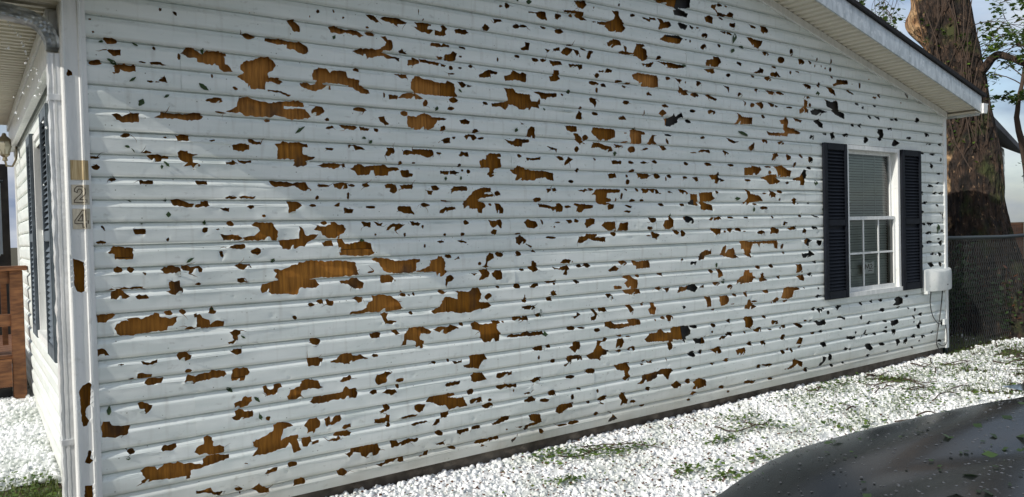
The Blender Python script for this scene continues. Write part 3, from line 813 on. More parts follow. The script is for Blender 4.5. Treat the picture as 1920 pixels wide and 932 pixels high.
7899 1405 21 0 1 16 E
7898 1343 20 0 0 15 E
7766 1316 7810 1315 7807 1232 7779 1267
7414 1203 38 0 0 11 E
7469 1223 7607 1207 7509 1181
7507 1113 50 -1 1 14 E
7776 1129 29 -1 0 13 E
7340 990 32 -1 1 26 E
7505 1018 55 -1 0 14 E
7744 1005 37 -1 0 27 E
7688 1048 28 -1 0 8 E
4559 1298 25 0 0 7 E
4899 1298 14 0 0 11 E
5282 1304 20 0 1 9 E
5457 1312 5536 1300 5556 1288 5487 1295
5047 1255 5102 1254 5092 1226 5037 1233
4856 1165 4874 1202 4910 1216 4982 1200 4972 1162 4909 1169
5110 1204 5223 1222 5232 1190 5119 1190
4742 1176 47 -1 1 13 E
4474 1205 24 -1 0 13 E
5336 1171 25 0 1 21 E
5494 1199 40 -1 0 13 E
4482 1110 4545 1114 4621 1104 4872 1105 4961 1108 4959 1040 4923 1045 4907 1082 4731 1090 4722 1055 4697 1088 4637 1090 4619 1048 4494 1052
5334 1098 5393 1113 5451 1094 5392 1079 5410 1033 5333 1075
5521 1093 5591 1085 5579 1033 5510 1070
5023 1056 17 -4 12 19 E
68 1185 95 1205 119 1209 135 1198 146 1205 169 1200 167 1155 96 1155 96 1178
108 1106 18 -1 0 12 E
156 1105 14 -1 1 11 E
283 1097 299 1109 339 1113 368 1099 366 1059 352 1066 341 1083 295 1084
374 1112 398 1114 412 1104 451 1107 463 1092 460 1079 403 1076 406 1088 380 1093
615 1100 637 1106 689 1105 695 1090 643 1082
803 1071 827 1074 847 1066 885 1081 896 1091 927 1089 938 1102 995 1107 1059 1106 1074 1096 1110 1102 1192 1100 1245 1085 1248 1042 1262 1023 1123 1019 1035 1022 999 1019 988 1013 1020 1009 1037 983 1019 969 934 975 919 943 789 955 770 966 743 962 734 982 748 1001 825 1017 809 1034 819 1054
214 1085 7 -3 1 5 E
318 1037 328 1042 337 1036 360 1044 362 1015 374 1008 373 990 355 978 326 982 304 997 324 1001 318 1015
444 1023 12 -1 0 6 E
625 1038 654 1038 657 1023 676 1020 641 1017 627 1025
72 980 80 1009 97 1017 123 1012 136 990 161 987 133 977 106 976
174 982 188 988 216 988 227 973 188 970
47 1022 118 1023 162 1024 206 1023 200 1019 129 1019
503 910 511 891 530 892 508 876 486 883 496 901
991 883 14 -1 0 7 E
17 907 45 908 77 911 89 909 63 891 50 879 18 879
309 896 17 -2 0 10 E
372 897 14 -1 0 10 E
85 845 94 865 122 877 141 872 135 882 174 885 201 877 213 887 246 891 252 902 269 895 269 881 303 873 314 866 346 876 340 855 325 837 304 836 301 818 227 817 193 813 149 808 111 812 93 823
420 882 429 885 432 869 423 866
435 875 444 880 455 860 485 848 491 825 516 842 556 835 552 813 509 814 436 811 376 815 388 822 430 818
905 823 11 -1 0 10 E
581 781 601 786 630 783 629 770 616 761 612 732 574 723 571 730 600 740 594 763
9 760 30 762 48 750 58 728 27 735 23 720 5 721
340 695 352 706 385 704 401 688 395 673 372 668 348 674
581 690 598 695 633 693 630 675 604 672
1008 689 23 -3 0 15 E
186 686 222 675 254 687 251 675 222 669 194 674
102 682 11 -1 0 2 E
386 617 15 1 -1 8 E
964 608 1021 604 1050 595 1035 580 1035 566 963 570
1101 577 14 2 -1 5 E
471 597 551 593 557 582 525 570 464 569 440 566 409 557 368 563 374 575 381 593 416 585 422 587
589 595 614 601 659 594 668 575 645 568 641 539 581 547 594 568
545 1173 561 1171 560 1145 548 1155
720 1168 23 -1 1 15 E
1142 1153 1157 1167 1150 1188 1166 1198 1203 1187 1249 1196 1295 1202 1334 1190 1341 1153
1343 1103 1371 1110 1427 1103 1475 1086 1608 1090 1634 1090 1633 1079 1608 1073 1606 1028 1564 1015 1497 1021 1448 1025 1408 1038 1378 1087
1606 1020 1697 1050 1698 1080 1746 1086 1760 1104 1778 1100 1795 1068 1793 1022 1815 1013 1770 986 1743 990 1744 1017 1666 1017
1331 1035 20 2 0 6 E
1824 1100 19 -1 1 11 E
1858 1080 1895 1095 1895 1081
1387 984 1391 1006 1432 1011 1456 1002 1476 979 1471 970 1390 973
1151 994 1204 995 1227 1007 1250 1005 1261 991 1286 975 1280 954 1248 945 1218 962 1185 981 1159 983
1804 983 1833 989 1852 972 1831 954 1809 952 1799 917 1795 937
1972 993 2017 987 1998 979
2082 1060 2087 1088 2117 1107 2141 1102 2136 1078 2091 1059 2086 1032 2124 1022 2038 1027 2071 1032
2182 1097 26 -1 1 14 E
2324 1097 18 0 0 14 E
2034 1048 13 0 0 9 E
2032 1006 2095 1009 2103 986 2083 951 2030 950 2046 978
2121 986 2153 1000 2192 1004 2195 949 2161 943 2132 965
2428 1045 2444 1044 2459 1018 2473 984 2431 975 2401 1008 2427 1016
2348 996 16 -1 1 7 E
2461 1098 2430 1108 2451 1111
1770 896 21 -6 3 10 E
1698 790 1755 809 1788 864 1820 862 1873 846 1879 881 1861 894 1958 884 1986 905 2024 903 2042 862 2026 819 2098 810 2112 789 2078 779 2011 780 1954 765 1871 768 1835 779 1710 780
2091 846 22 -1 1 17 E
2164 900 11 -1 0 7 E
2307 897 24 -1 1 15 E
2412 887 2455 897 2476 905 2471 889 2428 880
2568 911 2617 912 2622 902 2541 902
1522 898 15 -1 1 9 E
1589 897 6 0 1 8 E
1560 891 7 0 0 5 E
1506 917 7 -4 2 3 E
1222 901 1247 905 1278 900 1273 879 1254 873 1243 888
1312 872 1336 878 1337 903 1412 902 1452 892 1472 875 1492 859 1524 821 1458 817 1393 814 1306 819 1252 814 1202 817 1210 824 1268 829 1299 841
1385 801 1409 806 1429 801 1412 777 1424 761 1476 753 1472 743 1407 746 1400 771
1568 792 12 -1 0 8 E
1318 698 1350 704 1378 698 1369 675 1325 677 1316 687
1446 704 1479 704 1493 684 1466 680
1524 678 1562 707 1605 707 1647 703 1660 694 1694 676 1689 667 1625 674 1616 653 1619 634 1645 627 1639 590 1601 587 1589 633 1535 646 1530 617 1501 616 1518 641
1707 686 1743 694 1805 688 1823 702 1877 678 1831 670 1786 653 1751 666
1898 698 13 -1 0 9 E
1961 689 1999 706 2027 683 2113 683 2114 700 2163 695 2172 686 2142 677 2151 639 2175 613 2159 574 2052 578 2029 611 2026 644 1970 666
2267 690 2273 710 2329 705 2344 692 2350 705 2386 700 2380 680 2334 688 2292 680
2221 590 2249 601 2326 594 2352 602 2373 611 2403 597 2499 599 2509 580 2413 581 2351 583 2279 584
2465 702 16 -1 0 9 E
2192 686 8 -1 0 6 E
2358 811 2373 802 2368 790 2349 799
2355 766 2435 763 2437 745 2356 749
2364 829 4 0 0 10 E
2538 807 2576 808 2575 787 2537 791
2576 829 2615 848 2609 819
1007 691 24 -3 0 15 E
1042 894 17 -1 0 11 E
995 883 15 -1 0 7 E
1075 901 1086 903 1093 894 1115 891 1107 870 1078 879
1162 611 1139 595 1097 572 1145 563 1190 554 1209 562 1236 571 1298 568 1260 590 1214 590 1207 602 1192 604
1340 579 18 0 -1 8 E
963 608 1014 603 1049 595 1035 580 1031 566 963 570
1708 496 14 -2 1 7 E
1830 487 1862 481 1894 487 1892 501 1889 476 1843 475
1803 498 7 -1 1 9 E
1944 458 1955 508 2059 504 2068 475 2044 473 2019 444 2009 422 1907 446 1902 455
2419 496 2464 508 2496 506 2497 479 2431 485
2546 499 16 -2 1 11 E
2462 436 9 -1 0 11 E
2577 401 17 -2 0 11 E
2439 1049 2459 1031 2479 984 2441 975 2401 1008 2427 1016
2345 997 17 -1 1 7 E
2654 1026 2688 1045 2738 1040 2764 1026 2743 1018
2592 999 2642 988 2720 1006 2728 980 2708 972 2709 946 2679 948 2691 979 2608 986
2815 997 21 -1 0 11 E
2846 996 2869 1011 2899 1011 2916 994 2892 983
3073 954 3108 975 3133 983 3170 963 3151 950 3083 947
3215 1000 33 -2 1 14 E
3305 1007 3324 1011 3350 1000 3468 1006 3474 957 3335 953 3336 973 3310 979
3567 910 3601 908 3598 886 3540 908
3200 906 3257 908 3276 913 3307 886 3346 870 3344 819 3267 819 3217 859 3249 880
3353 902 17 -1 0 10 E
3119 845 3191 842 3203 823 3128 823
3203 814 3292 817 3376 803 3369 784 3291 776 3228 789
3516 803 3557 815 3598 798 3577 782
3604 797 3681 800 3638 768
3743 759 3780 801 3823 793 3896 803 3955 813 3968 764 3924 752 3851 777 3808 765
3984 783 4052 797 4029 775
3807 1000 3829 1004 3822 990 3793 993
3901 976 3967 975 3952 949 3900 956
3975 983 4005 1002 4006 1032 4067 1059 4113 1048 4136 1067 4135 1027 4081 1019 4050 990
3968 1252 3968 1250 3970 1250
4236 1018 4268 1068 4293 1083 4309 1087 4299 1026 4331 1050 4396 1064 4419 1016 4459 988 4378 984 4306 1000
4511 1065 4611 1073 4617 977 4575 989 4542 1011
4128 895 23 -1 0 12 E
4198 912 4240 905 4262 858 4246 836 4207 845
4194 941 6 0 1 15 E
4420 778 4471 831 4521 844 4522 881 4580 883 4588 856 4663 820 4620 785 4536 785
4742 853 4767 847 4758 820 4818 790 4705 780 4732 816
4875 901 26 -1 0 14 E
4708 898 21 -1 1 12 E
4190 798 37 -2 0 14 E
4342 764 31 -2 1 16 E
4807 698 28 -2 0 14 E
4541 695 15 -1 1 19 E
4405 697 21 -2 0 11 E
2785 907 2814 892 2785 883 2765 904
2442 893 33 10 -4 7 E
2568 907 32 -2 0 6 E
2603 894 7 -3 6 7 E
2593 850 2620 818 2576 819 2571 843
2540 811 2576 814 2578 787 2546 789
3041 793 3090 796 3116 761 3089 758 3053 774
2363 807 14 -1 1 14 E
2393 758 45 -3 0 12 E
4057 708 4118 702 4123 627 4077 628
4226 696 4321 700 4328 658 4303 623 4240 625 4217 671
4375 628 24 -2 0 4 E
4153 604 17 -1 0 8 E
3818 646 15 -1 1 11 E
4582 652 4606 621 4673 587 4596 569 4530 582 4564 619
4640 629 35 -2 1 7 E
3231 706 3276 707 3301 668 3287 637 3262 662 3244 691
3473 706 3513 703 3506 680 3525 660 3511 623 3464 625 3445 661 3465 674
3390 703 12 -1 1 11 E
2978 708 3045 705 3048 680 2978 684
2732 671 2778 671 2790 696 2813 681 2766 657
2913 708 2942 702 2959 669 2946 630 2911 629 2905 651 2941 662
2468 706 17 -1 0 11 E
2736 596 30 1 -2 12 E
2824 589 27 -3 0 5 E
2956 562 27 -3 0 11 E
3023 583 3048 609 3097 610 3121 583 3247 580 3247 603 3312 607 3363 593 3360 562 3285 563 3170 555 3083 559
3591 589 21 -2 1 10 E
3660 581 31 -3 1 22 E
3509 581 8 -1 0 7 E
3399 453 3453 486 3534 487 3555 509 3589 506 3602 479 3671 478 3686 511 3814 509 3872 503 3878 443 3826 429 3832 389 3797 412 3691 423 3682 361 3653 350 3633 366 3648 418 3545 424 3424 434
3923 494 36 -4 1 12 E
4142 483 23 -2 0 13 E
4128 434 12 -1 0 10 E
3920 399 3943 405 3972 394 4033 406 4031 360 3927 369
4201 375 4248 388 4296 386 4297 414 4369 410 4360 385 4312 392 4272 375 4208 364
4328 502 22 -2 0 14 E
4514 515 4620 508 4618 444 4592 415 4525 437
4694 399 42 0 -4 16 E
4775 495 19 -2 0 12 E
4842 385 23 -3 0 6 E
4879 442 21 -2 0 14 E
4524 392 12 -1 0 8 E
2324 697 2381 705 2385 684 2344 683
3136 481 3187 483 3202 455 3178 421 3128 422
3159 401 24 -2 0 9 E
3280 401 38 -5 0 15 E
3171 503 20 -2 0 7 E
3250 489 23 -2 0 5 E
2709 473 2738 478 2761 502 2810 499 2800 463 2771 426 2748 442
2960 490 3008 485 3033 509 3054 496 3032 482 2989 478 2977 457 3018 425 3060 411 3047 390 2993 383 2980 357 2956 369 2885 378 2868 406 2922 418 2941 447
2661 361 2701 373 2691 414 2736 417 2799 414 2804 383 2780 377 2781 394 2735 391 2717 367 2672 354
2816 392 10 -1 0 13 E
2579 401 20 -2 1 10 E
3797 412 3840 398 3818 385
3895 293 32 -4 1 20 E
3992 300 22 -3 0 14 E
4113 303 4183 316 4230 306 4229 265 4166 262
4397 261 4504 273 4520 253 4502 223 4420 230
4580 297 25 -3 0 15 E
4751 281 26 -3 0 19 E
4290 201 27 -4 1 13 E
4125 193 16 -2 1 9 E
3427 299 3447 287 3480 295 3473 277 3433 284
3394 305 15 -2 0 8 E
3374 281 13 -1 0 5 E
3624 285 5 0 0 12 E
3106 306 3175 311 3245 312 3250 265 3236 239 3255 218 3247 186 3222 185 3185 210 3210 219 3199 258 3136 275
2859 305 2895 314 2936 300 2929 279 2876 281
3324 148 3370 170 3391 205 3471 204 3484 207 3532 210 3553 222 3663 216 3698 194 3648 171 3633 139 3613 151 3586 184 3538 190 3510 170 3449 154 3363 147
3870 191 28 2 -2 7 E
4690 102 24 -3 1 15 E
4737 109 4807 95 4825 107 4886 91 4824 82
4513 860 4538 880 4580 878 4580 857 4622 860 4629 833 4663 817 4620 791 4437 784 4470 810 4462 828 4512 839
4724 849 4767 825 4818 790 4705 782 4731 806
4873 901 25 -1 0 14 E
4700 898 26 -1 0 13 E
4976 804 16 -1 0 14 E
5214 896 5290 895 5307 824 5212 831
5220 795 5326 806 5324 755 5267 764
5423 801 29 -2 0 17 E
5495 907 24 -2 1 11 E
5292 983 5389 985 5419 1013 5477 971 5408 956 5310 949
5049 1001 15 0 0 8 E
5012 668 5068 714 5255 700 5264 685 5170 680 5159 630 5093 618 5001 628
4878 612 4929 641 4974 627 4946 601 4883 595
5065 603 31 5 -4 8 E
4803 699 30 -2 1 14 E
4541 695 17 -1 1 19 E
4565 646 4590 644 4614 599 4665 585 4596 572 4513 581 4555 604
4649 628 31 -3 0 5 E
5527 608 22 -2 0 12 E
5567 607 18 -1 0 8 E
5533 676 14 -1 0 8 E
5332 692 10 -1 0 6 E
4775 495 19 -2 0 13 E
4867 449 4942 450 4956 422 4869 423
4519 512 4620 510 4623 449 4592 420 4525 432
4690 399 42 3 -6 17 E
4967 381 5022 402 5068 401 5049 382 4994 377
4842 385 23 -3 0 5 E
5180 398 5237 404 5294 371 5274 356 5227 366
5464 503 22 -2 0 15 E
5544 499 5594 489 5552 451 5513 489
5610 493 18 -1 0 8 E
5675 453 20 -2 0 15 E
5801 490 5854 504 5907 493 5864 479 5810 463
5823 393 5872 407 5958 381 5942 364 5883 388
6178 374 6223 383 6222 346 6189 355
6585 403 48 -4 1 16 E
6399 499 21 -2 0 14 E
6564 499 36 -2 0 13 E
6215 494 20 -1 1 16 E
6795 482 6883 508 6959 490 6958 438 6869 425 6769 433 6820 461
6881 405 25 -2 0 10 E
7049 503 34 -2 1 12 E
7064 382 18 -1 0 8 E
7189 357 18 -2 0 17 E
7308 301 29 -2 0 16 E
7174 282 18 -2 0 17 E
7172 236 16 -2 1 9 E
7293 245 7319 209 7277 159 7224 171 7252 215
5471 395 5510 397 5550 382 5632 400 5635 351 5509 356
5334 413 19 -2 0 8 E
5408 406 15 -1 0 8 E
6342 304 28 -2 1 13 E
6631 293 36 -3 0 9 E
6641 232 24 -2 0 9 E
6723 282 6865 287 6871 256 6763 227 6727 250
6763 202 6837 194 6773 143 6737 159
6633 195 41 -4 0 13 E
6449 191 23 -2 0 11 E
6276 236 6299 246 6275 205 6218 186 6241 208
6309 195 23 -2 0 8 E
6118 235 16 -1 0 10 E
5964 214 6073 201 6128 201 6117 182 6050 176 5985 192
5880 292 21 -2 0 9 E
5568 299 32 -4 0 10 E
5448 296 24 -2 0 11 E
5605 180 37 -4 1 24 E
6273 112 6376 107 6398 55 6351 42 6283 74
6564 80 41 -5 1 14 E
6822 86 6898 107 6896 65 6833 33 6816 61
6960 71 7051 95 7010 33 6959 45
7169 96 39 -4 0 17 E
7350 71 38 -4 0 16 E
7265 39 14 -1 1 10 E
7549 99 22 -2 0 12 E
7736 192 7779 167 7735 146 7707 173
7702 -6 43 -5 0 11 E
7139 -14 19 -2 1 11 E
6671 -1 29 -3 0 9 E
6315 2 33 -4 1 12 E
5950 102 28 -3 0 12 E
6026 94 15 -2 0 10 E
5019 302 32 -3 1 22 E
5194 228 5243 279 5291 271 5270 220
4580 299 24 -2 0 14 E
4751 285 24 -2 0 20 E
5133 182 16 -2 0 17 E
5081 199 18 -2 0 10 E
5010 181 24 -3 1 14 E
5247 200 17 -2 0 9 E
4422 274 4512 269 4519 232 4453 223 4420 232
5582 81 5633 64 5622 36 5549 -2 5509 -3 5530 18 5570 30
5694 56 31 -3 1 26 E
5723 -18 21 -3 1 12 E
5003 38 5076 40 5133 61 5172 107 5237 79 5285 65 5274 26 5236 37 5208 63 5151 36 5076 29
4807 99 70 -9 0 9 E
4688 103 24 -3 1 13 E
5331 -4 29 -13 15 13 E
5903 -16 17 -2 0 7 E
7515 893 7613 910 7669 887 7557 885
7726 885 34 -1 1 21 E
7540 790 47 -2 1 23 E
7738 781 37 -2 0 21 E
7348 805 19 -1 1 14 E
168 614 171 628 190 632 198 626 229 621 226 610 198 608
140 613 11 0 0 2 E
197 585 214 601 242 602 279 597 264 582 247 572 208 578
368 568 384 597 410 588 446 581 468 593 493 602 526 600 554 588 544 572 501 578 458 567 398 561
581 555 589 593 621 593 668 570 645 563 641 541 587 545
169 495 189 499 205 492 224 480 215 460 198 448 173 456 196 463 193 473 174 474
590 430 625 441 635 456 674 452 673 434 653 414 595 406
578 363 597 373 595 393 614 400 646 382 675 384 674 357 619 348 584 356
734 495 748 496 754 479 780 475 788 494 822 495 825 482 804 475 800 452 753 449 737 468
854 427 868 455 918 469 932 494 968 498 1018 484 1024 458 1042 452 1016 443 974 454 924 447 920 427 937 408 894 405 860 412
968 382 1000 402 1058 402 1148 408 1167 434 1186 417 1224 419 1234 389 1222 369 1161 371 1098 379 1065 368 985 373
19 417 25 436 48 433 58 413 133 398 121 372 96 358 20 372
751 332 10 -2 0 11 E
668 160 702 193 676 208 673 228 733 247 777 267 781 293 809 302 856 290 876 277 828 268 810 227 812 210 861 225 899 225 901 163 914 146 875 137 860 191 832 172 744 162
933 267 968 292 1004 293 1021 266 1013 246 992 240 984 217 952 219 953 246
923 203 969 202 972 174 1011 175 1007 167 950 157 925 161
1044 280 1070 290 1076 257 1099 281 1132 286 1132 262 1075 239 1068 230 1050 247
257 273 266 284 321 283 322 271 306 261 263 263
132 284 15 -2 0 11 E
116 296 5 -1 0 3 E
403 230 411 248 442 261 446 292 461 296 482 283 484 244 515 241 538 230 532 205 483 205 446 219 422 215
169 143 188 151 170 186 195 197 229 192 237 178 269 194 327 196 361 181 409 172 433 164 440 191 483 201 560 186 556 175 512 167 469 160 426 152 381 149 377 112 362 112 363 127 307 129 227 137 171 134
727 61 741 75 791 78 784 63 747 60
867 79 23 1 -3 10 E
638 129 8 -2 0 3 E
403 45 441 40 468 47 477 23 535 16 526 5 501 3 470 21 446 30 404 34
595 12 19 -4 0 8 E
604 -7 5 -2 0 7 E
659 -1 696 18 712 -3 744 -17 744 -33 711 -33
867 -30 881 -5 930 -12 926 -25
1095 165 1118 179 1125 163 1084 158
1118 189 26 0 -1 9 E
1338 450 1350 471 1382 472 1399 483 1439 474 1410 459 1405 427 1357 418 1345 431
1485 425 24 2 -2 10 E
1134 467 1157 482 1199 488 1195 473 1149 461
1302 379 1328 393 1346 387 1343 373 1316 371
1375 372 1404 383 1452 379 1464 359 1435 352
1473 393 11 -1 1 10 E
1777 356 1790 366 1877 368 1871 351 1785 347
1955 359 1956 387 1980 400 2037 394 2045 367 2064 353 1978 348
2132 356 2143 379 2252 373 2247 359 2152 347
2399 295 2410 306 2468 311 2473 289 2430 281
1927 280 1932 303 1958 309 1975 293 1957 280
1647 279 1682 304 1748 300 1784 305 1838 301 1842 289 1792 284 1855 267 1892 270 1923 217 1799 213 1777 240 1729 249 1677 275
1574 268 1591 273 1640 265 1624 233 1598 230 1577 248
1937 243 2018 252 2030 225 1946 222
2082 226 13 -2 1 8 E
2071 193 34 -1 -2 15 E
2136 302 2200 302 2260 291 2285 294 2282 280 2219 283 2159 277 2140 290
2257 257 5 -1 0 10 E
2340 224 2382 230 2392 221 2350 218
2338 177 2380 197 2407 197 2438 173 2380 170
2496 159 35 -6 0 12 E
2532 209 2590 207 2592 183 2540 186
1356 268 1388 278 1385 301 1409 301 1421 284 1404 272 1368 264
1327 229 1391 230 1399 250 1417 242 1416 207 1422 184 1401 180 1390 204 1326 213
1472 213 1513 219 1593 217 1580 210 1521 208
1545 167 1605 172 1635 174 1665 162 1622 167 1562 159
1740 176 1749 198 1799 202 1794 187 1766 172
1683 136 1709 170 1731 170 1730 147
1141 217 1149 230 1191 230 1191 216 1152 210
1088 191 1107 202 1171 199 1192 184 1178 175 1133 176
1084 166 17 3 -2 5 E
1152 80 1182 81 1187 95 1244 95 1314 93 1346 93 1346 72 1357 59 1337 41 1273 35 1247 47 1240 70 1198 78 1174 56
1419 92 1459 92 1467 75 1517 85 1593 79 1584 69 1534 71 1492 63 1422 64
1728 88 23 -4 1 14 E
1844 65 1849 80 1928 80 1923 67 1885 65 1867 53
1979 77 34 2 -2 9 E
2094 78 2144 90 2164 107 2229 106 2223 85 2153 76 2099 70
1695 30 1731 29 1753 34 1761 16 1713 22
1810 -13 22 -5 0 10 E
1586 -20 1624 -20 1642 -3 1673 5 1655 -9 1646 -21 1598 -25
1331 -20 1383 -16 1399 -1 1465 -6 1494 -4 1493 -27 1423 -20 1350 -28
1132 -16 28 -6 1 16 E
912 -15 18 -4 1 13 E
1967 -17 2005 -4 2072 -8 2141 -5 2140 -20 2091 -19 1995 -22
2201 26 7 -1 0 5 E
2229 -44 2275 -28 2239 -63
2333 20 2375 32 2417 31 2376 59 2372 81 2398 87 2461 73 2472 26 2417 19 2370 18 2353 -8 2323 14
2466 -32 14 -3 1 13 E
2014 -29 2042 -47 2004 -43
2718 279 35 -1 -1 9 E
2399 300 2421 314 2474 311 2468 289 2420 282
2894 297 42 -5 1 16 E
2530 210 2557 215 2595 205 2589 180 2545 185
2792 191 16 -3 0 6 E
2728 146 14 -2 0 16 E
2952 154 9 -2 0 11 E
2586 73 2614 107 2659 111 2738 107 2735 81 2680 79 2663 60 2613 57
2954 104 2990 114 3033 110 3026 89 2983 81 2959 90
2870 90 17 -3 1 9 E
3163 110 3200 109 3206 71 3224 50 3217 28 3154 28 3167 58 3149 75
3275 35 23 -3 0 11 E
3371 -7 24 4 -4 7 E
3673 89 3717 117 3780 86 3750 59 3687 68
3845 98 25 -4 1 17 E
3887 29 3917 55 3903 77 3964 104 4038 84 4044 37 3946 31
3904 -1 32 -5 0 14 E
4226 0 34 -5 0 12 E
3428 102 24 -3 0 13 E
2933 4 19 -3 0 11 E
3066 -8 3030 11 3090 -21 3052 -47 3039 -68 3126 -62
2734 -21 45 0 -2 10 E
2644 -22 35 0 -2 6 E
4496 6 4546 10 4630 -12 4665 -1 4630 -23 4512 -12
4839 -17 31 1 -3 8 E
3841 -38 19 -3 1 8 E
4299 -45 16 -2 0 10 E
2463 -29 16 -3 1 13 E
2308 21 20 -3 0 5 E
2983 68 15 -9 3 3 E
'''
LEAF_DATA = '''
72 2119 10 2 1 8
497 1955 22 -15 8 11
225 1860 9 16 -12 6
333 1899 13 9 -3 6
112 2034 20 -11 4 10
209 2123 11 -7 3 6
193 1962 14 11 -4 7
498 2124 8 1 1 19
161 1659 11 -3 2 7
185 1642 7 -9 3 3
323 1586 12 -13 8 8
302 1571 6 1 0 12
323 1352 11 0 0 16
164 1415 7 -4 2 4
482 1313 8 0 1 14
312 1418 6 0 0 12
210 1311 5 0 0 5
960 1779 26 20 -6 9
411 1138 18 11 -4 8
801 1118 11 -6 7 12
642 751 11 -8 4 6
502 901 6 -1 1 9
49 483 9 -3 5 26
570 503 16 -12 6 9
700 436 14 -15 7 8
713 348 9 2 -6 20
118 257 9 -1 0 9
1769 1947 11 -2 8 17
1930 2063 12 -9 9 8
2452 2660 21 3 1 18
2364 2656 8 1 1 10
1159 2275 8 -4 7 12
2551 2002 7 2 -5 11
4452 2691 24 -1 21 48
4425 2590 18 -4 21 25
4549 2636 28 -7 8 10
2755 2131 14 1 1 15
3872 2418 29 3 0 12
2852 2313 14 2 0 6
4537 1959 60 -14 11 15
3345 1926 11 1 1 14
3154 1745 15 1 1 20
3690 1321 9 0 0 16
4657 1361 14 0 1 23
4456 1445 33 0 1 18
1351 1737 10 8 -9 11
1313 1757 12 0 0 11
2329 1856 12 -3 8 16
1816 1548 9 0 1 17
1919 1554 7 0 0 17
1288 1207 14 0 0 9
5567 2357 30 3 1 23
4537 1954 60 -15 11 15
5515 1588 30 0 1 25
7690 1151 37 -1 2 55
5619 1357 20 0 1 29
2514 579 22 -2 1 21
2486 709 9 -1 1 25
4186 938 11 0 1 26
4269 811 23 -1 0 21
2487 726 7 -1 0 21
'''
# ------------------------------------------------------------------ the damaged gable wall
EX = 0.1016                       # height of one siding course
PROF = [(0.0, .0106), (0.066, .0148), (0.0710, .0140), (0.0755, .0118), (0.0800, .0082), (0.0860, .0035), (0.0935, .0012), (0.0982, -.0060), (EX, .0106)]
def out_at(z):
    t = (z - math.floor(z/EX + 1e-6)*EX)
    for (a, p), (b, q) in zip(PROF, PROF[1:]):
        if t <= b + 1e-9: return p + (q-p)*(t-a)/(b-a)
    return PROF[-1][1]
def zsoff(x): return 2.375 + 0.236*min(x, 7.84 - x)

def grow(p, d):
    """push a closed outline outwards by d"""
    n = len(p); s = sum(p[i][0]*p[(i+1) % n][1] - p[(i+1) % n][0]*p[i][1] for i in range(n)); r = []
    for i in range(n):
        a, b = Vector(p[i-1]), Vector(p[(i+1) % n]); t = b-a
        if t.length < 1e-6: r.append(p[i]); continue
        nn = Vector((t.y, -t.x)).normalized()*(d if s > 0 else -d); r.append((p[i][0]+nn.x, p[i][1]+nn.y))
    return r
HOLES = []
for line in HOLE_DATA.strip().split('\n'):
    w = line.split()
    if w[-1] == 'E':
        cx, cz, ax, az, bx, bz = [int(q)/1000 for q in w[:6]]
        rr = random.Random(len(HOLES)); n = 14; s = 6*rr.random()
        pts = []
        for k in range(n):
            a = 2*math.pi*k/n; q = 1.12 + 0.30*noise.noise(Vector((math.cos(a)*1.3 + s*9, math.sin(a)*1.3, s))) + 0.08*(rr.random()-.5)
            pts.append((cx + q*(ax*math.cos(a) + bx*math.sin(a)), cz + q*(az*math.cos(a) + bz*math.sin(a))))
        HOLES.append(pts)
    else:
        v = [int(q)/1000 for q in w]; HOLES.append(grow(list(zip(v[::2], v[1::2])), .0022))
def rag(pts, seed, step=0.009, amp=0.0030):
    """torn vinyl: subdivide the outline and let it wander"""
    rr = random.Random(seed); res = []
    n = len(pts)
    for i in range(n):
        a, b = Vector(pts[i]), Vector(pts[(i+1) % n]); d = (b-a).length
        k = max(1, int(d/step)); nn = Vector((-(b-a).y, (b-a).x)).normalized() if d > 1e-6 else Vector((0, 0))
        for j in range(k):
            p = a.lerp(b, j/k)
            w = amp*(rr.random()*2-1)*(0.5 if j == 0 else 1) + 1.0*amp*nz3(p.x*60, p.y*60, seed*1.7)
            p = p + nn*w
            res.append((p.x, p.y))
    return res
_rs = random.Random(31); _cr = []
for h in HOLES:                       # hairline cracks running out from the torn edges
    w_, h_ = max(q[0] for q in h)-min(q[0] for q in h), max(q[1] for q in h)-min(q[1] for q in h)
    if w_ < .03: continue
    for _ in range(_rs.choice((0, 0, 1, 1, 2))):
        q = _rs.choice(h); a = _rs.choice((0, math.pi))+_rs.gauss(0, .5); l = _rs.uniform(.012, .05); p = Vector(q); pts = [p]
        for s in range(3): a += _rs.uniform(-.7, .7); pts.append(pts[-1]+Vector((math.cos(a), math.sin(a)))*l/3)
        n_ = Vector((-math.sin(a), math.cos(a)))*_rs.uniform(.0008, .0022)
        _cr.append([tuple(pts[0]+n_*1.4), tuple(pts[1]+n_), tuple(pts[2]+n_*.6), tuple(pts[3]), tuple(pts[2]-n_*.6), tuple(pts[1]-n_), tuple(pts[0]-n_*1.4)])
HOLES = [rag(h, i) for i, h in enumerate(HOLES)] + _cr
def area(p): return abs(sum(p[i][0]*p[(i+1) % len(p)][1] - p[(i+1) % len(p)][0]*p[i][1] for i in range(len(p))))/2
HBOX = [(min(q[0] for q in h), max(q[0] for q in h), min(q[1] for q in h), max(q[1] for q in h)) for h in HOLES]
HAREA = [area(h) for h in HOLES]
def inside(pt, poly):
    x, y = pt; r = False; j = len(poly)-1
    for i in range(len(poly)):
        xi, yi = poly[i]; xj, yj = poly[j]
        if (yi > y) != (yj > y) and x < (xj-xi)*(y-yi)/(yj-yi)+xi: r = not r
        j = i
    return r
def clip_poly(poly, f):
    """keep the part of a convex polygon where f(p) >= 0 (f is linear)"""
    res = []
    for i in range(len(poly)):
        a, b = poly[i], poly[(i+1) % len(poly)]; fa, fb = f(a), f(b)
        if fa >= 0: res.append(a)
        if (fa >= 0) != (fb >= 0):
            t = fa/(fa-fb); res.append((a[0]+(b[0]-a[0])*t, a[1]+(b[1]-a[1])*t))
    return res
kd = kdtree.KDTree(sum(len(h) for h in HOLES)); i = 0
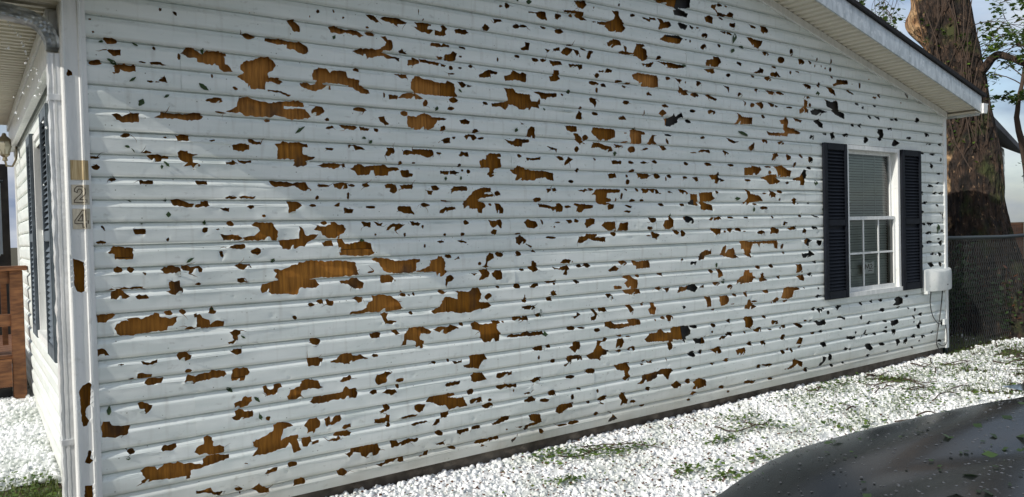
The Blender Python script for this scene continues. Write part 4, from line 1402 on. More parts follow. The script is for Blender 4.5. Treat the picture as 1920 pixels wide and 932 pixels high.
for hi, h in enumerate(HOLES):
    for q in h: kd.insert((q[0], q[1], 0), hi); i += 1
kd.balance()
rd = random.Random(5)
DENTS = [(rd.uniform(0.1, 7.7), rd.uniform(-0.05, 2.9), rd.uniform(.010, .026), rd.uniform(-.0042, .002)) for _ in range(600)]

def sheet(name, outline, holes, hlines, extra_pts, to3d, mat, parent, thick=0.0009, grid=None, at=None, smooth=18):
    """a thin torn sheet: constrained triangulation of outline minus holes, carried to 3-D by to3d(x, z)"""
    xs = [q[0] for q in outline]; zs = [q[1] for q in outline]; X0, X1, Z0, Z1 = min(xs), max(xs), min(zs), max(zs)
    V, E = [], []
    def loop(p):
        o = len(V); V.extend(Vector(q) for q in p); E.extend((o+k, o+(k+1) % len(p)) for k in range(len(p)))
    loop(outline)
    for z in hlines:
        if Z0 + 1e-5 < z < Z1 - 1e-5: o = len(V); V.extend([Vector((X0, z)), Vector((X1, z))]); E.append((o, o+1))
    hs = []
    for h, b in holes:
        if b[1] > X0 and b[0] < X1 and b[3] > Z0 and b[2] < Z1: hs.append((h, b)); loop(h)
    for q in extra_pts:
        if X0 < q[0] < X1 and Z0 < q[1] < Z1: V.append(Vector(q))
    rv, re_, rf, *_ = geometry.delaunay_2d_cdt(V, E, [], 0, 1e-6)
    keep = []
    for f in rf:
        c = sum((rv[k] for k in f), Vector((0, 0)))/len(f); p = (c.x, c.y)
        if not inside(p, outline): continue
        if any(b[0] < p[0] < b[1] and b[2] < p[1] < b[3] and inside(p, h) for h, b in hs): continue
        a = (rv[f[1]]-rv[f[0]]).cross(rv[f[2]]-rv[f[0]])
        keep.append(tuple(f) if a > 0 else tuple(f[::-1]))
    used = sorted({k for f in keep for k in f}); mp_ = {k: i for i, k in enumerate(used)}
    P = [to3d(rv[k].x, rv[k].y) for k in used]; F = [tuple(mp_[k] for k in f) for f in keep]
    cnt = {}
    for f in F:
        for k in range(3):
            a, b = f[k], f[(k+1) % 3]; cnt[(min(a, b), max(a, b))] = None if (min(a, b), max(a, b)) in cnt else (a, b)
    back = {}
    for e in cnt.values():
        if e:
            for k in e:
                if k not in back: back[k] = len(P); P.append((P[k][0], P[k][1]+thick, P[k][2]))
            F.append((e[1], e[0], back[e[0]], back[e[1]]))
    mb = MB(); mb.v = P; mb.f = F
    return mb.build(name, mat, parent, smooth=smooth, at=at)

house = thing('house', 'white vinyl sided house with hail holes punched through its gable wall', 'house', (3.9, 2.0, -0.17))
HB = list(zip(HOLES, HBOX))
ring = []
for hi, h in enumerate(HOLES):
    if HAREA[hi] < 0.0004: continue
    n = len(h); c = Vector((sum(q[0] for q in h)/n, sum(q[1] for q in h)/n))
    for k in range(0, n, 2):
        a, b = Vector(h[k-1]), Vector(h[(k+1) % n]); t = (b-a)
        if t.length < 1e-6: continue
        nn = Vector((t.y, -t.x)).normalized(); p = Vector(h[k])
        if inside(tuple(p+nn*.002), h): nn = -nn
        for d in (.007, .016): q = p + nn*(d*(0.8+.4*random.random())); ring.append((q.x, q.y))
dent_pts = []
for (dx, dz, dr, dd) in DENTS:
    dent_pts.append((dx, dz))
    for k in range(7):
        a = k*0.9+dx*7
        for m in (.45, .8, 1.1): dent_pts.append((dx+dr*m*math.cos(a), dz+dr*m*math.sin(a)*.8))
def wall_out(x, z, row):
    o = out_at(z)
    o += 0.0010*nz3(x*1.1, z*7, row*3.1) + 0.0007*nz3(x*4.5, z*9, row)
    _, hi, d = kd.find((x, z, 0))
    if d < .03:
        f = math.exp(-(d/.012)**2)
        big = min(1, HAREA[HOLE_OF[hi]]/.004)
        o += f*(0.0006 + 0.0060*(0.35+.65*big)*nz3(x*24, z*24, 3.3))
    for (dx, dz, dr, dd) in DENT_BIN.get(int(x*4), ()):
        e = ((x-dx)/dr)**2 + ((z-dz)/(dr*.8))**2
        if e < 1: o += dd*(1-e)**1.5
    return o
HOLE_OF = []
for hi, h in enumerate(HOLES): HOLE_OF += [hi]*len(h)
DENT_BIN = {}
for d in DENTS:
    for b in {int((d[0]-.03)*4), int((d[0]+.03)*4)}: DENT_BIN.setdefault(b, []).append(d)

WIN = (5.985, 6.925, 0.575, 1.945)   # the window's outer casing: siding is cut round it
JOINT = {0: [0.41, 4.07], 1: [2.9, 6.5], 2: [0.41, 4.07], 3: [3.77, 7.4], 4: [1.5, 5.2], 5: [2.27, 5.3], 6: [2.27, 5.9], 7: [3.2, 7.0], 8: [2.29, 5.5], 9: [1.1, 4.8], 10: [0.40, 4.06], 11: [2.6, 5.7], 12: [3.9]}
row = 0; zb = -0.085
while zb < 3.30:
    zt = (2*row+1)*EX
    xs = [0.012] + JOINT.get(row, [3.6]) + [7.825]
    for si in range(len(xs)-1):
        xa, xb = xs[si], xs[si+1]
        pieces = [(xa, xb + (0.022 if si < len(xs)-2 else 0), zb, zt)]
        if zb < WIN[3] and zt > WIN[2]:       # butt the courses against the window casing
            pcs = []
            for (a, b, c0, c1) in pieces:
                if b <= WIN[0] or a >= WIN[1]: pcs.append((a, b, c0, c1)); continue
                if a < WIN[0]: pcs.append((a, WIN[0], c0, c1))
                if b > WIN[1]: pcs.append((WIN[1], b, c0, c1))
                m0, m1 = max(a, WIN[0]), min(b, WIN[1])
                if c1 > WIN[3] + .004: pcs.append((m0, m1, WIN[3], c1))
                if c0 < WIN[2] - .004: pcs.append((m0, m1, c0, WIN[2]))
            pieces = pcs
        for (a, b, c0, c1) in pieces:
            ol = [(a, c0), (b, c0), (b, c1), (a, c1)]
            ol = clip_poly(ol, lambda p: 2.36 + .236*p[0] - p[1]); 
            if len(ol) > 2: ol = clip_poly(ol, lambda p: 2.36 + .236*(7.84-p[0]) - p[1])
            if len(ol) < 3 or area(ol) < 1e-4: continue
            hl = [math.floor(c0/EX)*EX + j*EX + t for j in range(5) for t, _ in PROF[:-1]]
            gp = []
            z = c0
            while z < c1:
                x = a + .01
                while x < b: gp.append((x + random.uniform(-.012, .012), z + random.uniform(0, .02))); x += .045
                z += .028
            step = 0.0024*((si + row) % 2)
            ctr = ((a+b)/2, 0, (c0+c1)/2)
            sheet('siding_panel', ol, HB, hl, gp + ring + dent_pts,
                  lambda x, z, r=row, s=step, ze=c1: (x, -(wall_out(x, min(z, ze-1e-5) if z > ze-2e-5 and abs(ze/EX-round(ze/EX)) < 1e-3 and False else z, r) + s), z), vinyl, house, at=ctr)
    zb = zt; row += 1

# torn shards of vinyl still hanging at the lower edges of the bigger holes
rs = random.Random(11)
for hi, h in enumerate(HOLES):
    if HAREA[hi] < .0016 or rs.random() < .25: continue
    b = HBOX[hi]; low = sorted(h, key=lambda q: q[1])[:max(3, len(h)//6)]
    q = rs.choice(low); w = rs.uniform(.012, .045); l = rs.uniform(.008, .026); lean = rs.uniform(-.004, .016)
    o = out_at(q[1]); mb = MB(); nseg = 4; vs = []
    for k in range(nseg+1):
        u = k/nseg; ww = w*(1-.7*u)
        for s in (-1, 0, 1): vs.append((q[0]+s*ww*.5+rs.uniform(-.002, .002)+.006*u, -(o + .001 + lean*u*u*1.5 + .0015*(1-abs(s))), q[1]-.002 + l*u))
    fs = [(k*3+s, k*3+s+1, k*3+s+4, k*3+s+3) for k in range(nseg) for s in (0, 1)]
    mb.add(vs, fs); mb.build('siding_shard', vinyl, house, at=(q[0], -o, q[1]))

# sheathing boards and black felt behind the siding
def cut_window(a, c0, b, c1):
    w = (WIN[0]+.004, WIN[1]-.004, WIN[2]+.004, WIN[3]-.004)
    if b <= w[0] or a >= w[1] or c1 <= w[2] or c0 >= w[3]: return [(a, c0, b, c1)]
    r = []
    if a < w[0]: r.append((a, c0, w[0], c1))
    if b > w[1]: r.append((w[1], c0, b, c1))
    m0, m1 = max(a, w[0]), min(b, w[1])
    if c1 > w[3]: r.append((m0, w[3], m1, c1))
    if c0 < w[2]: r.append((m0, c0, m1, w[2]))
    return r
zs_ = [-0.06, 0.55, 1.16, 1.769, 2.378, 2.987, 3.3]
for k in range(len(zs_)-1):
    xs = [0.0, 1.22+.6*(k % 2), 3.66-.5*(k % 2), 6.1, 7.84]
    for (bx0, bz0, bx1, bz1) in sum((cut_window(xs[j], zs_[k], xs[j+1], zs_[k+1]) for j in range(4)), []):
        ol = [(bx0+.0015, bz0+.0015), (bx1-.0015, bz0+.0015), (bx1-.0015, bz1-.0015), (bx0+.0015, bz1-.0015)]
        ol = clip_poly(ol, lambda p: 2.40 + .236*p[0] - p[1])
        if len(ol) > 2: ol = clip_poly(ol, lambda p: 2.40 + .236*(7.84-p[0]) - p[1])
        if len(ol) < 3 or area(ol) < .002: continue
        n = len(ol); mb = MB()
        mb.add([(x, .0235, z) for x, z in ol] + [(x, .036, z) for x, z in ol], [tuple(range(n)), tuple(range(n, 2*n))[::-1]] + [(i, i+n, (i+1) % n+n, (i+1) % n) for i in range(n)])
        mb.build('sheathing_board', osb, house, at=((bx0+bx1)/2, .02, (bz0+bz1)/2))
def felt_piece(pts, y=.0195):
    mb = MB(); n = len(pts); mb.add([(x, y, z) for x, z in pts] + [(x, y+.002, z) for x, z in pts], [tuple(range(n)), tuple(range(n, 2*n))[::-1]] + [(i, i+n, (i+1) % n+n, (i+1) % n) for i in range(n)])
    return mb.build('felt_paper', felt, house, at=(pts[0][0], y, pts[0][1]))
felt_piece([(5.36, -.06), (7.83, -.06), (7.83, 0.57), (5.98, 0.57), (5.98, 1.95), (7.83, 1.95), (7.83, 2.33), (6.6, 2.34), (5.75, 2.32), (5.60, 2.28), (5.46, 2.2), (5.42, 2.0), (5.52, 1.8), (5.36, 1.68), (5.47, 1.5), (5.36, 1.36), (5.44, 1.1), (5.33, .95), (5.5, .7), (5.36, .5), (5.52, .32), (5.4, .12)])
felt_piece([(6.93, .575), (7.83, .575), (7.83, 1.945), (6.93, 1.945)])
felt_piece([(3.86, .26), (4.02, .24), (4.06, .62), (3.98, 1.44), (3.88, 1.42), (3.9, .8), (3.8, .56)])
felt_piece([(3.72, 2.62), (4.0, 2.62), (4.02, 2.98), (3.86, 2.98), (3.8, 2.78)])
felt_piece([(3.68, 1.9), (3.98, 1.86), (4.0, 2.1), (3.74, 2.14)])

# foundation under the siding
mb = MB(); mb.box((-.05, .035, -.60), (7.86, .22, -.055)); mb.build('foundation', concrete, house, at=(3.9, .1, -.3))
# core of the house, so that no daylight comes through
mb = MB(); pr = [(-.05, -.05), (7.86, -.05), (7.86, 2.36), (3.92, 3.28), (-.05, 2.36)]
n = 5; mb.add([(x, .042, z) for x, z in pr] + [(x, 4.0, z) for x, z in pr], [(i, (i+1) % n, (i+1) % n+n, i+n) for i in range(n)] + [tuple(range(n, 2*n))])
mb.build('wall_core', dark_in, house, at=(3.9, 2, 1))

# corner posts
CP = [(-.087, .004), (-.0855, .016), (-.081, .0225), (-.0755, .0245), (-.0700, .0195), (-.021, .0190), (-.0165, .0245), (-.0095, .0245), (-.005, .0185), (.0125, .0180)]
def cp_out(x):
    for (a, p), (b, q) in zip(CP, CP[1:]):
        if x <= b + 1e-9: return p + (q-p)*(x-a)/(b-a)
    return CP[-1][1]
PH = []
for i, s in enumerate(["-69 1164 -49 1158 -26 1145 -28 1020 -41 1014 -56 1021 -68 1049 -67 1082", "-63 591 -49 610 -25 620 -17 613 -23 522 -39 509 -43 476 -29 453 -39 433 -52 430 -59 455 -60 521", "-52 273 -43 295 -37 321 -30 323 -24 313 -31 287 -20 276 -34 263", "-55 171 -26 168 -25 134 -28 107 -60 114", "-66 1956 -61 1982 -45 1970 -44 1957 -59 1951"]):
    v = [int(q)/1000 for q in s.split()]; h = rag(list(zip(v[::2], v[1::2])), 900+i, .008, .0016)
    PH.append((h, (min(q[0] for q in h), max(q[0] for q in h), min(q[1] for q in h), max(q[1] for q in h))))
V0 = [(x, z*.03-.09) for x, _ in CP[1:-1] for z in range(0, 84, 4)]
def post3d(x, z): return (x, -(cp_out(x) + .0012*nz3(x*8, z*2.2, 9)), z)
# vertical crease lines are given as extra point columns
cpv = [(x, -.09 + k*.024 + .0001) for x, _ in CP[1:-1] for k in range(102)]
sheet('corner_post', [(-.087, -.095), (.0125, -.095), (.0125, 2.36), (-.087, 2.36)], PH, [], cpv, post3d, trimw, house, at=(-.04, -.02, 1.1), smooth=20)
mb = MB(); mb.box((-.0862, -.0035, -.095), (-.066, .075, 2.30)); mb.build('corner_post', trimw, house, at=(-.09, .03, 1.1))
mb = MB(); mb.box((-.075, .0135, -.09), (-.002, .03, 2.30)); mb.build('corner_board', osb, house, at=(-.04, .02, 1.1))
mb = MB(); ys = [(7.822, .018), (7.832, .0235), (7.845, .0235), (7.85, .0185), (7.888, .018), (7.897, .010), (7.897, -.08), (7.822, -.08)]
n = len(ys); mb.add([(x, -o, -.095) for x, o in ys] + [(x, -o, 2.35) for x, o in ys], [(i, (i+1) % n, (i+1) % n+n, i+n) for i in range(n)] + [tuple(range(n))[::-1], tuple(range(n, 2*n))])
mb.build('corner_post', trimw, house, at=(7.86, 0, 1.1))

# frieze trim under the rake, rake soffit panels, fascia, roof
def rake_strip(name, z0, z1, y0, y1, mat, xa, xb, c=0):
    mb = MB()
    for (p, q) in (((xa), 3.92), (3.92, xb)):
        a0, b0 = zsoff(p), zsoff(q)
        mb.add([(p, y0, a0+z0), (q, y0, b0+z0), (q, y1, b0+z0), (p, y1, a0+z0), (p, y0, a0+z1), (q, y0, b0+z1), (q, y1, b0+z1), (p, y1, a0+z1)], [(0,3,2,1),(4,5,6,7),(0,1,5,4),(1,2,6,5),(2,3,7,6),(3,0,4,7)])
    return mb.build(name, mat, house, at=(3.92, y0, 3.2))
rake_strip('frieze_board', -.068, -.001, -.0275, .012, trimw, -.09, 7.89)
rake_strip('frieze_lip', -.070, -.055, -.0345, -.0280, trimw, -.09, 7.89)
XL, XR, GY = -0.46, 8.0, -0.30
SP = [(0, 0), (.026, 0), (.036, .015), (.064, .015), (.074, 0), (.100, 0), (.110, .015), (.138, .015), (.148, 0), (.174, 0), (.184, .015), (.212, .015), (.222, 0)]
def soffit_panel():
    mb = MB(); vs = []
    for (u, d) in SP: vs += [(u, GY+.004, d), (u, .004, d)]
    n = len(SP)
    return vs, [(2*i, 2*i+1, 2*i+3, 2*i+2) for i in range(n-1)]
spv, spf = soffit_panel()
first = None; SL = math.atan(.236)
def place_soffit(x, side):
    global first
    z = zsoff(x)
    if first is None:
        mb = MB(); mb.add(spv, spf); first = mb.build('soffit_panel', soffitm, house); o = first
    else: o = dup(first)
    o.location = Vector((x, 0, z)) - house.location
    o.rotation_euler = (0, -SL if side < 0 else SL, 0)
STEP = .2225*math.cos(SL)
x = XL + .01
while x < 3.92 - .1: place_soffit(x, -1); x += STEP
x = 3.93
while x < 8.0 - .16: place_soffit(x, 1); x += STEP
FV = MB(); segs = 60
for side in (0, 1):
    xa, xb = ((XL, 3.92), (3.92, XR))[side]
    vs = []
    for k in range(segs+1):
        x = xa + (xb-xa)*k/segs; z = zsoff(x); dn = .0022*nz3(x*9, 1, side) + .0015*nz3(x*23, 4, side)
        vs += [(x, GY+.006, z-.006), (x, GY-.010, z-.008), (x, GY-.012+dn, z+.02), (x, GY-.012+dn*1.6, z+.075), (x, GY-.012+dn, z+.135), (x, GY-.012, z+.152), (x, GY+.03, z+.156)]
    FV.add(vs, [(k*7+j, (k+1)*7+j, (k+1)*7+j+1, k*7+j+1) for k in range(segs) for j in range(6)])
FV.build('rake_fascia', fasciam, house, smooth=40, at=(3.92, GY, 3.3))
for side in (0, 1):
    mb = MB(); xa, xb = ((XL-.05, 3.92), (3.92, XR+.05))[side]
    m = 40; vs = []
    for k in range(m+1):
        x = xa+(xb-xa)*k/m; z = zsoff(x) + .153
        j = .006*nz3(x*14, 0, side)
        vs += [(x, GY-.035+j, z+.006), (x, GY-.040+j, z+.036), (x, 4.35, z+.036), (x, 4.35, z+.006)]
    mb.add(vs, [(k*4+j, (k+1)*4+j, (k+1)*4+(j+1) % 4, k*4+(j+1) % 4) for k in range(m) for j in range(4)] + [(3, 2, 1, 0), tuple(4*m+j for j in range(4))])
    mb.build('roof_slope', shingle, house, at=((xa+xb)/2, 2, 3))
# eave soffits, gutters, downspout
mb = MB(); vs = []; yy = GY; prof = []
while yy < 4.1: prof += [(yy, 0), (yy+.032, 0), (yy+.038, .014), (yy+.070, .014)]; yy += .076
for (y, d) in prof: vs += [(XL+.005, y, 2.262+d), (-.078, y, 2.262+d)]
mb.add(vs, [(2*i, 2*i+1, 2*i+3, 2*i+2) for i in range(len(prof)-1)]); mb.build('eave_soffit', soffitm, house, at=(-.25, 1, 2.26))
mb = MB(); mb.box((-.115, .09, 2.03), (-.084, 4.05, 2.258)); mb.build('eave_frieze', trimw, house, at=(-.1, 2, 2.1))
mb = MB(); mb.box((-.128, .09, 2.018), (-.116, 4.05, 2.075)); mb.build('frieze_lip', trimw, house, at=(-.12, 2, 2.05))
mb = MB(); mb.box((-.128, .09, 2.205), (-.116, 4.05, 2.255)); mb.build('crown_trim', trimw, house, at=(-.12, 2, 2.2))
def gutter(x0, dirx, zt, y0=GY-.03, y1=4.2):
    mb = MB(); pf = [(0, 0), (0, -.10), (.075, -.10), (.092, -.055), (.092, -.015), (.108, -.005), (.108, 0)]
    vs = [(x0+dirx*u, y, zt+w) for y in (y0, y1) for u, w in pf] + [(x0+dirx*u*.96+dirx*.002, y, zt+w*.96-.001) for y in (y0, y1) for u, w in pf]
    n = len(pf); fs = [(i, i+1, n+i+1, n+i) for i in range(n-1)] + [(2*n+i+1, 2*n+i, 3*n+i, 3*n+i+1) for i in range(n-1)] + [tuple(range(n)), tuple(range(n, 2*n))[::-1]]
    mb.add(vs, fs); return mb.build('gutter', trimw, house, at=(x0, 2, zt))
gutter(XL-.005, -1, 2.345); gutter(XR+.005, 1, 2.42)
# right-hand eave return
mb = MB(); mb.box((7.90, GY+.006, 2.325), (XR-.004, 4.05, 2.337)); mb.build('eave_soffit', soffitm, house, at=(7.95, 1, 2.33))
mb = MB(); mb.box((XR-.003, GY+.008, 2.30), (XR+.003, 4.05, 2.50)); mb.build('eave_fascia', fasciam, house, at=(XR, 1, 2.4))

def rect_tube(path, w, d, ribs=0, n=4):
    """corrugated rectangular downspout along a path in the x-z plane; w along the path's normal, d along y"""
    mb = MB(); vs = []
    sec = []
    K = 5
    for s in range(4):
        for k in range(K):
            u = k/K; a = (s*math.pi/2)
            e = [(-1+2*u, -1), (1, -1+2*u), (1-2*u, 1), (-1, 1-2*u)][s]
            dent = .10*(1 if k in (1, 3) else 0)*(1 if s % 2 == 0 else .6)
            ex, ey = e; q = 1-dent
            sec.append((ex*(q if s % 2 else 1), ey*(q if s % 2 == 0 else 1)))
    for i, p in enumerate(path):
        p = Vector(p); t = (Vector(path[min(i+1, len(path)-1)])-Vector(path[max(i-1, 0)])).normalized()
        nn = Vector((t.z, 0, -t.x)); g = 1 + (.07 if ribs and i % 2 else 0)
        for (a, b) in sec:
            q = p + nn*(a*w/2*g) + Vector((0, b*d/2*g, 0))
            j = .0035*noise.noise(Vector((q.x*30+5, q.y*30, q.z*26)))*(1 if not ribs else .5)
            vs.append(q + nn*j*(1.6 if a < -.9 else .6) + Vector((0, -abs(j)*.2, 0)))
    m = len(sec); vs += [Vector(path[0])]*0
    mb.add(vs, [(i*m+k, i*m+(k+1) % m, (i+1)*m+(k+1) % m, (i+1)*m+k) for i in range(len(path)-1) for k in range(m)] + ([tuple(range(m))] if ribs else []))
    return mb
DX, DY = -.108, .047
down = rect_tube([(DX, DY, 2.05-.02*k) for k in range(110)], -.046, .080).build('downspout', galv, house, smooth=35, at=(DX, DY, 1.0))
pth = []
for k in range(15): a = math.radians(80*k/14); pth.append((DX-.105+.105*math.cos(a), DY, 2.075+.125*math.sin(a)))
ex, ez = pth[-1][0], pth[-1][2]
for k in range(1, 22): pth.append((ex-.013*k, DY+.0*k, ez+.0024*k))
rect_tube(pth, -.049, .083, ribs=1).build('downspout_elbow', elbowm, down, smooth=20, at=(DX, DY, 2.1))
for z in (1.845, .35):
    mb = MB(); mb.box((DX-.027, DY-.045, z), (DX+.0215, DY+.047, z+.030), c=.003); mb.build('downspout_strap', galv, down, at=(DX, DY, z))

# left-hand wall of the house: siding courses, window, shutters
LX = -.054
row = 0; zb = -2*EX
while zb < 2.1:
    zt = zb + 2*EX
    for (ya, yb) in ((.075, 1.02), (1.02, 1.80), (1.80, 4.02)):
        if ya == 1.02 and zb < 1.80 and zt > .80: continue
        mb = MB(); m = max(4, int((yb-ya)/.06)); vs = []; zz = []
        for j in range(2):
            for t, o in PROF: zz.append((zb+j*EX+t, o))
        for k in range(m+1):
            y = ya+(yb-ya)*k/m
            for (z, o) in zz: vs.append((LX-o*1.25-.0012*nz3(y*5, z*9, 2), y, z))
        nn = len(zz); mb.add(vs, [(k*nn+j, k*nn+j+1, (k+1)*nn+j+1, (k+1)*nn+j) for k in range(m) for j in range(nn-1)])
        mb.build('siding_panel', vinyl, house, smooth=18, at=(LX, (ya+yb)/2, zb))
    zb = zt; row += 1
mb = MB(); mb.box((LX-.028, 4.02, -.25), (LX+.05, 4.10, 2.26), c=.004); mb.build('corner_post', trimw, house, at=(LX, 4.05, 1))

def shutter(mat, w, h, axis, loc, name='shutter'):
    """louvred shutter w wide, h high; faces -y (axis 0) or -x (axis 1)"""
    fr = MB(); st = .045; d = .030
    fr.box((0, -d, 0), (st, 0, h), c=.004); fr.box((w-st, -d, 0), (w, 0, h), c=.004)
    for (a, b) in ((0, .07), (h*.47, h*.47+.055), (h-.06, h)): fr.box((st+.001, -d+.001, a), (w-st-.001, -.001, b), c=.003)
    fr.box((st+.001, -.006, .071), (w-st-.001, -.002, h-.061))
    o = fr.build(name, mat, house); o.rotation_euler = (0, 0, 0 if axis == 0 else -math.pi/2); o.location = Vector(loc)-house.location
    lo = None; z = .078
    while z < h-.075:
        if not (h*.47-.028 < z < h*.47+.055):
            if lo is None:
                mb = MB(); mb.add([(st, -.026, 0), (w-st, -.026, 0), (w-st, -.008, .026), (st, -.008, .026), (st, -.022, 0), (w-st, -.022, 0), (w-st, -.004, .026), (st, -.004, .026)], [(0,1,2,3),(7,6,5,4),(0,4,5,1),(3,2,6,7)])
                lo = mb.build('louver', mat); lo.parent = o; lo.location = (0, 0, z)
            else: dup(lo, (0, 0, z))
        z += .030
    return o
shutter(navy, .355, 1.370, 0, (5.612, -.017, .568)); shutter(navy, .365, 1.366, 0, (6.930, -.017, .566))
shutter(slate, .40, 1.30, 1, (LX-.018, 1.02, .632)); shutter(slate, .34, 1.28, 1, (LX-.018, 2.15, .642))

def window_unit(w, h, axis, loc, glassmat=glass, two_by_three=True, label=None):
    """double-hung window; local x along the wall, local -y outwards, local z up from its sill"""
    fr = MB()
    fr.box((0, -.022, 0), (.038, .085, h)); fr.box((w-.038, -.022, 0), (w, .085, h)); fr.box((.0385, -.020, h-.04), (w-.0385, .085, h-.001)); fr.box((-.004, -.034, -.012), (w+.004, .085, .028))
    f = fr.build('window', trimw, house); f.rotation_euler = (0, 0, 0 if axis == 0 else -math.pi/2); f.location = Vector(loc)-house.location
    def sub(mb, name, mat, at=(0, 0, 0)):
        o = mb.build(name, mat); o.parent = f; return o
    iw = w-.076; zm = h*.512
    s = MB()   # upper sash
    for b in (((.039, .042, zm), (.039+.028, .066, h-.041)), ((w-.067, .042, zm), (w-.039, .066, h-.041)), ((.0675, .042, h-.072), (w-.0675, .066, h-.0412)), ((.0675, .042, zm-.016), (w-.0675, .066, zm+.014))): s.box(*b)
    sub(s, 'sash', trimw)
    s = MB(); y0, y1 = .010, .036
    for b in (((.039, y0, .029), (.039+.030, y1, zm+.012)), ((w-.069, y0, .029), (w-.039, y1, zm+.012)), ((.0695, y0, .029), (w-.0695, y1, .066)), ((.0695, y0-.006, zm-.016), (w-.0695, y1, zm+.016))): s.box(*b)
    sub(s, 'sash', trimw)
    for k in (1, 2):
        s = MB(); x = .069+(w-.138)*k/3; s.box((x-.009, .016, .067), (x+.009, .028, zm-.017)); sub(s, 'muntin', trimw)
    s = MB(); zz = .066+(zm-.082)*.5; s.box((.0705, .0165, zz-.009), (w-.0705, .0275, zz+.009)); sub(s, 'muntin', trimw)
    s = MB(); s.add([(.06, .054, zm), (w-.06, .054, zm), (w-.06, .054, h-.06), (.06, .054, h-.06)], [(0, 1, 2, 3)]); sub(s, 'pane', glassmat)
    s = MB(); s.add([(.06, .022, .05), (w-.06, .022, .05), (w-.06, .022, zm), (.06, .022, zm)], [(0, 1, 2, 3)]); sub(s, 'pane', glassmat)
    s = MB(); z = .06
    rb = random.Random(3)
    while z < h-.06:
        t = rb.uniform(-.003, .003); s.add([(.045, .088, z+t), (w-.045, .088, z+t*.4), (w-.045, .100, z+.021), (.045, .100, z+.021)], [(0, 1, 2, 3)]); z += .0245
    bl = sub(s, 'blind', blindm)
    s = MB()
    for x in (.2, .5, .72): s.box((x*w-.002, .084, .05), (x*w+.002, .086, h-.05))
    sub(s, 'blind_cord', trimw)
    s = MB(); s.box((.02, .105, .01), (w-.02, .125, h-.01)); sub(s, 'room_back', dark_in)
    return f
win = window_unit(WIN[1]-WIN[0]-.006, WIN[3]-WIN[2]-.006, 0, (WIN[0]+.003, .0, WIN[2]+.003))
window_unit(.74, 1.24, 1, (LX-.008, 1.79, .665))
# ------------------------------------------------------------------ things fixed to the house
def tile(name, x0, x1, z0, z1, mat, label, digit):
    mb = MB(); vs = []; xs = sorted(set([x0, x1] + [x for x, _ in CP if x0 < x < x1])); zz = [z0, z1]
    for x in xs: vs += [(x, -(cp_out(x)+.0028), z0), (x, -(cp_out(x)+.0028), z1), (x, -(cp_out(x)+.0006), z0), (x, -(cp_out(x)+.0006), z1)]
    n = len(xs); fs = []
    for i in range(n-1):
        a, b = 4*i, 4*i+4
        fs += [(a, b, b+1, a+1), (a+3, b+3, b+2, a+2), (a, a+2, b+2, b), (a+1, b+1, b+3, a+3)]
    fs += [(0, 1, 3, 2), (4*n-4, 4*n-2, 4*n-1, 4*n-3)]
    mb.add(vs, fs); o = mb.build(name, mat, None, at=((x0+x1)/2, -.02, z0))
    tag(o, label, 'number tile', 'number tiles on the corner post')
    def stroke(paths, nm):
        m = MB(); hw = .0017
        for pth, closed in paths:
            P = [Vector((x0+(x1-x0)*u, z0+(z1-z0)*v)) for u, v in pth]; k = len(P)
            for i in range(k if closed else k-1):
                a, b = P[i], P[(i+1) % k]; t = (b-a).normalized(); q = Vector((-t.y, t.x))*hw; a2 = a - t*hw*.6; b2 = b + t*hw*.6
                nn = max(1, int((b2-a2).length/.006)); vs = []
                for j in range(nn+1):
                    c = a2.lerp(b2, j/nn)
                    for s in (-1, 1): e = c+q*s; vs.append((e.x, -(cp_out(e.x)+.0036), e.y))
                m.add(vs, [(2*j, 2*j+1, 2*j+3, 2*j+2) for j in range(nn)])
        s = m.build(nm, inkm, o, at=((x0+x1)/2, -.02, z0))
    if digit == 2:
        ou = [(.16, .66), (.20, .80), (.34, .92), (.56, .93), (.74, .83), (.80, .66), (.74, .50), (.58, .36), (.44, .25), (.84, .25), (.84, .10), (.14, .10), (.16, .22), (.34, .38), (.52, .53), (.60, .66), (.54, .77), (.42, .78), (.34, .70), (.32, .60)]
        stroke([(ou, True)], 'numeral')
    if digit == 4:
        ou = [(.56, .92), (.74, .92), (.74, .40), (.88, .40), (.88, .27), (.74, .27), (.74, .08), (.56, .08), (.56, .27), (.12, .27), (.12, .40)]
        inn = [(.56, .72), (.56, .40), (.30, .40)]
        stroke([(ou, True), (inn, True)], 'numeral')
    return o
tile('house_number_tile', -.0655, .0035, 1.505, 1.590, tilem, 'blank tan wood grained tile, topmost of the three on the corner post', 0)
tile('house_number_tile', -.0650, .0035, 1.398, 1.484, tilep, 'middle tan tile on the corner post, an outlined two', 2)
tile('house_number_tile', -.0640, .0040, 1.292, 1.380, tilep, 'lowest tan tile on the corner post, an outlined four', 4)

# utility box at the right-hand corner
ub = thing('utility_box', 'white moulded plastic utility box wrapped round the far corner of the wall', 'utility box', (7.6, -.03, .53))
mb = MB(); pf = [(7.33, -.022), (7.335, -.050), (7.40, -.055), (7.43, -.060), (7.46, -.085), (7.54, -.094), (7.66, -.095), (7.78, -.088), (7.86, -.066), (7.92, -.03), (7.925, .02)]
vs = []; zs2 = [.520, .526, .545, .70, .728, .736]; ins = [.012, .003, 0, 0, .004, .014]
for z, i_ in zip(zs2, ins):
    for (x, y) in pf: vs.append((x+(i_ if x < 7.6 else -i_), y+i_ + (.010*math.sin((x-7.33)*8) if z > .72 else 0)*0, z + (.012*math.cos((x-7.33)*10) if z > .6 else 0)))
n = len(pf); mb.add(vs, [(j*n+k, j*n+k+1, (j+1)*n+k+1, (j+1)*n+k) for j in range(5) for k in range(n-1)] + [tuple(range(n))[::-1], tuple(5*n+k for k in range(n))])
mb.build('box_cover', plastic, ub, smooth=35, at=(7.6, -.05, .53))
mb = MB(); mb.box((7.345, -.0205, .53), (7.85, -.0185, .73)); mb.build('back_plate', plastic, ub, at=(7.6, -.02, .6))
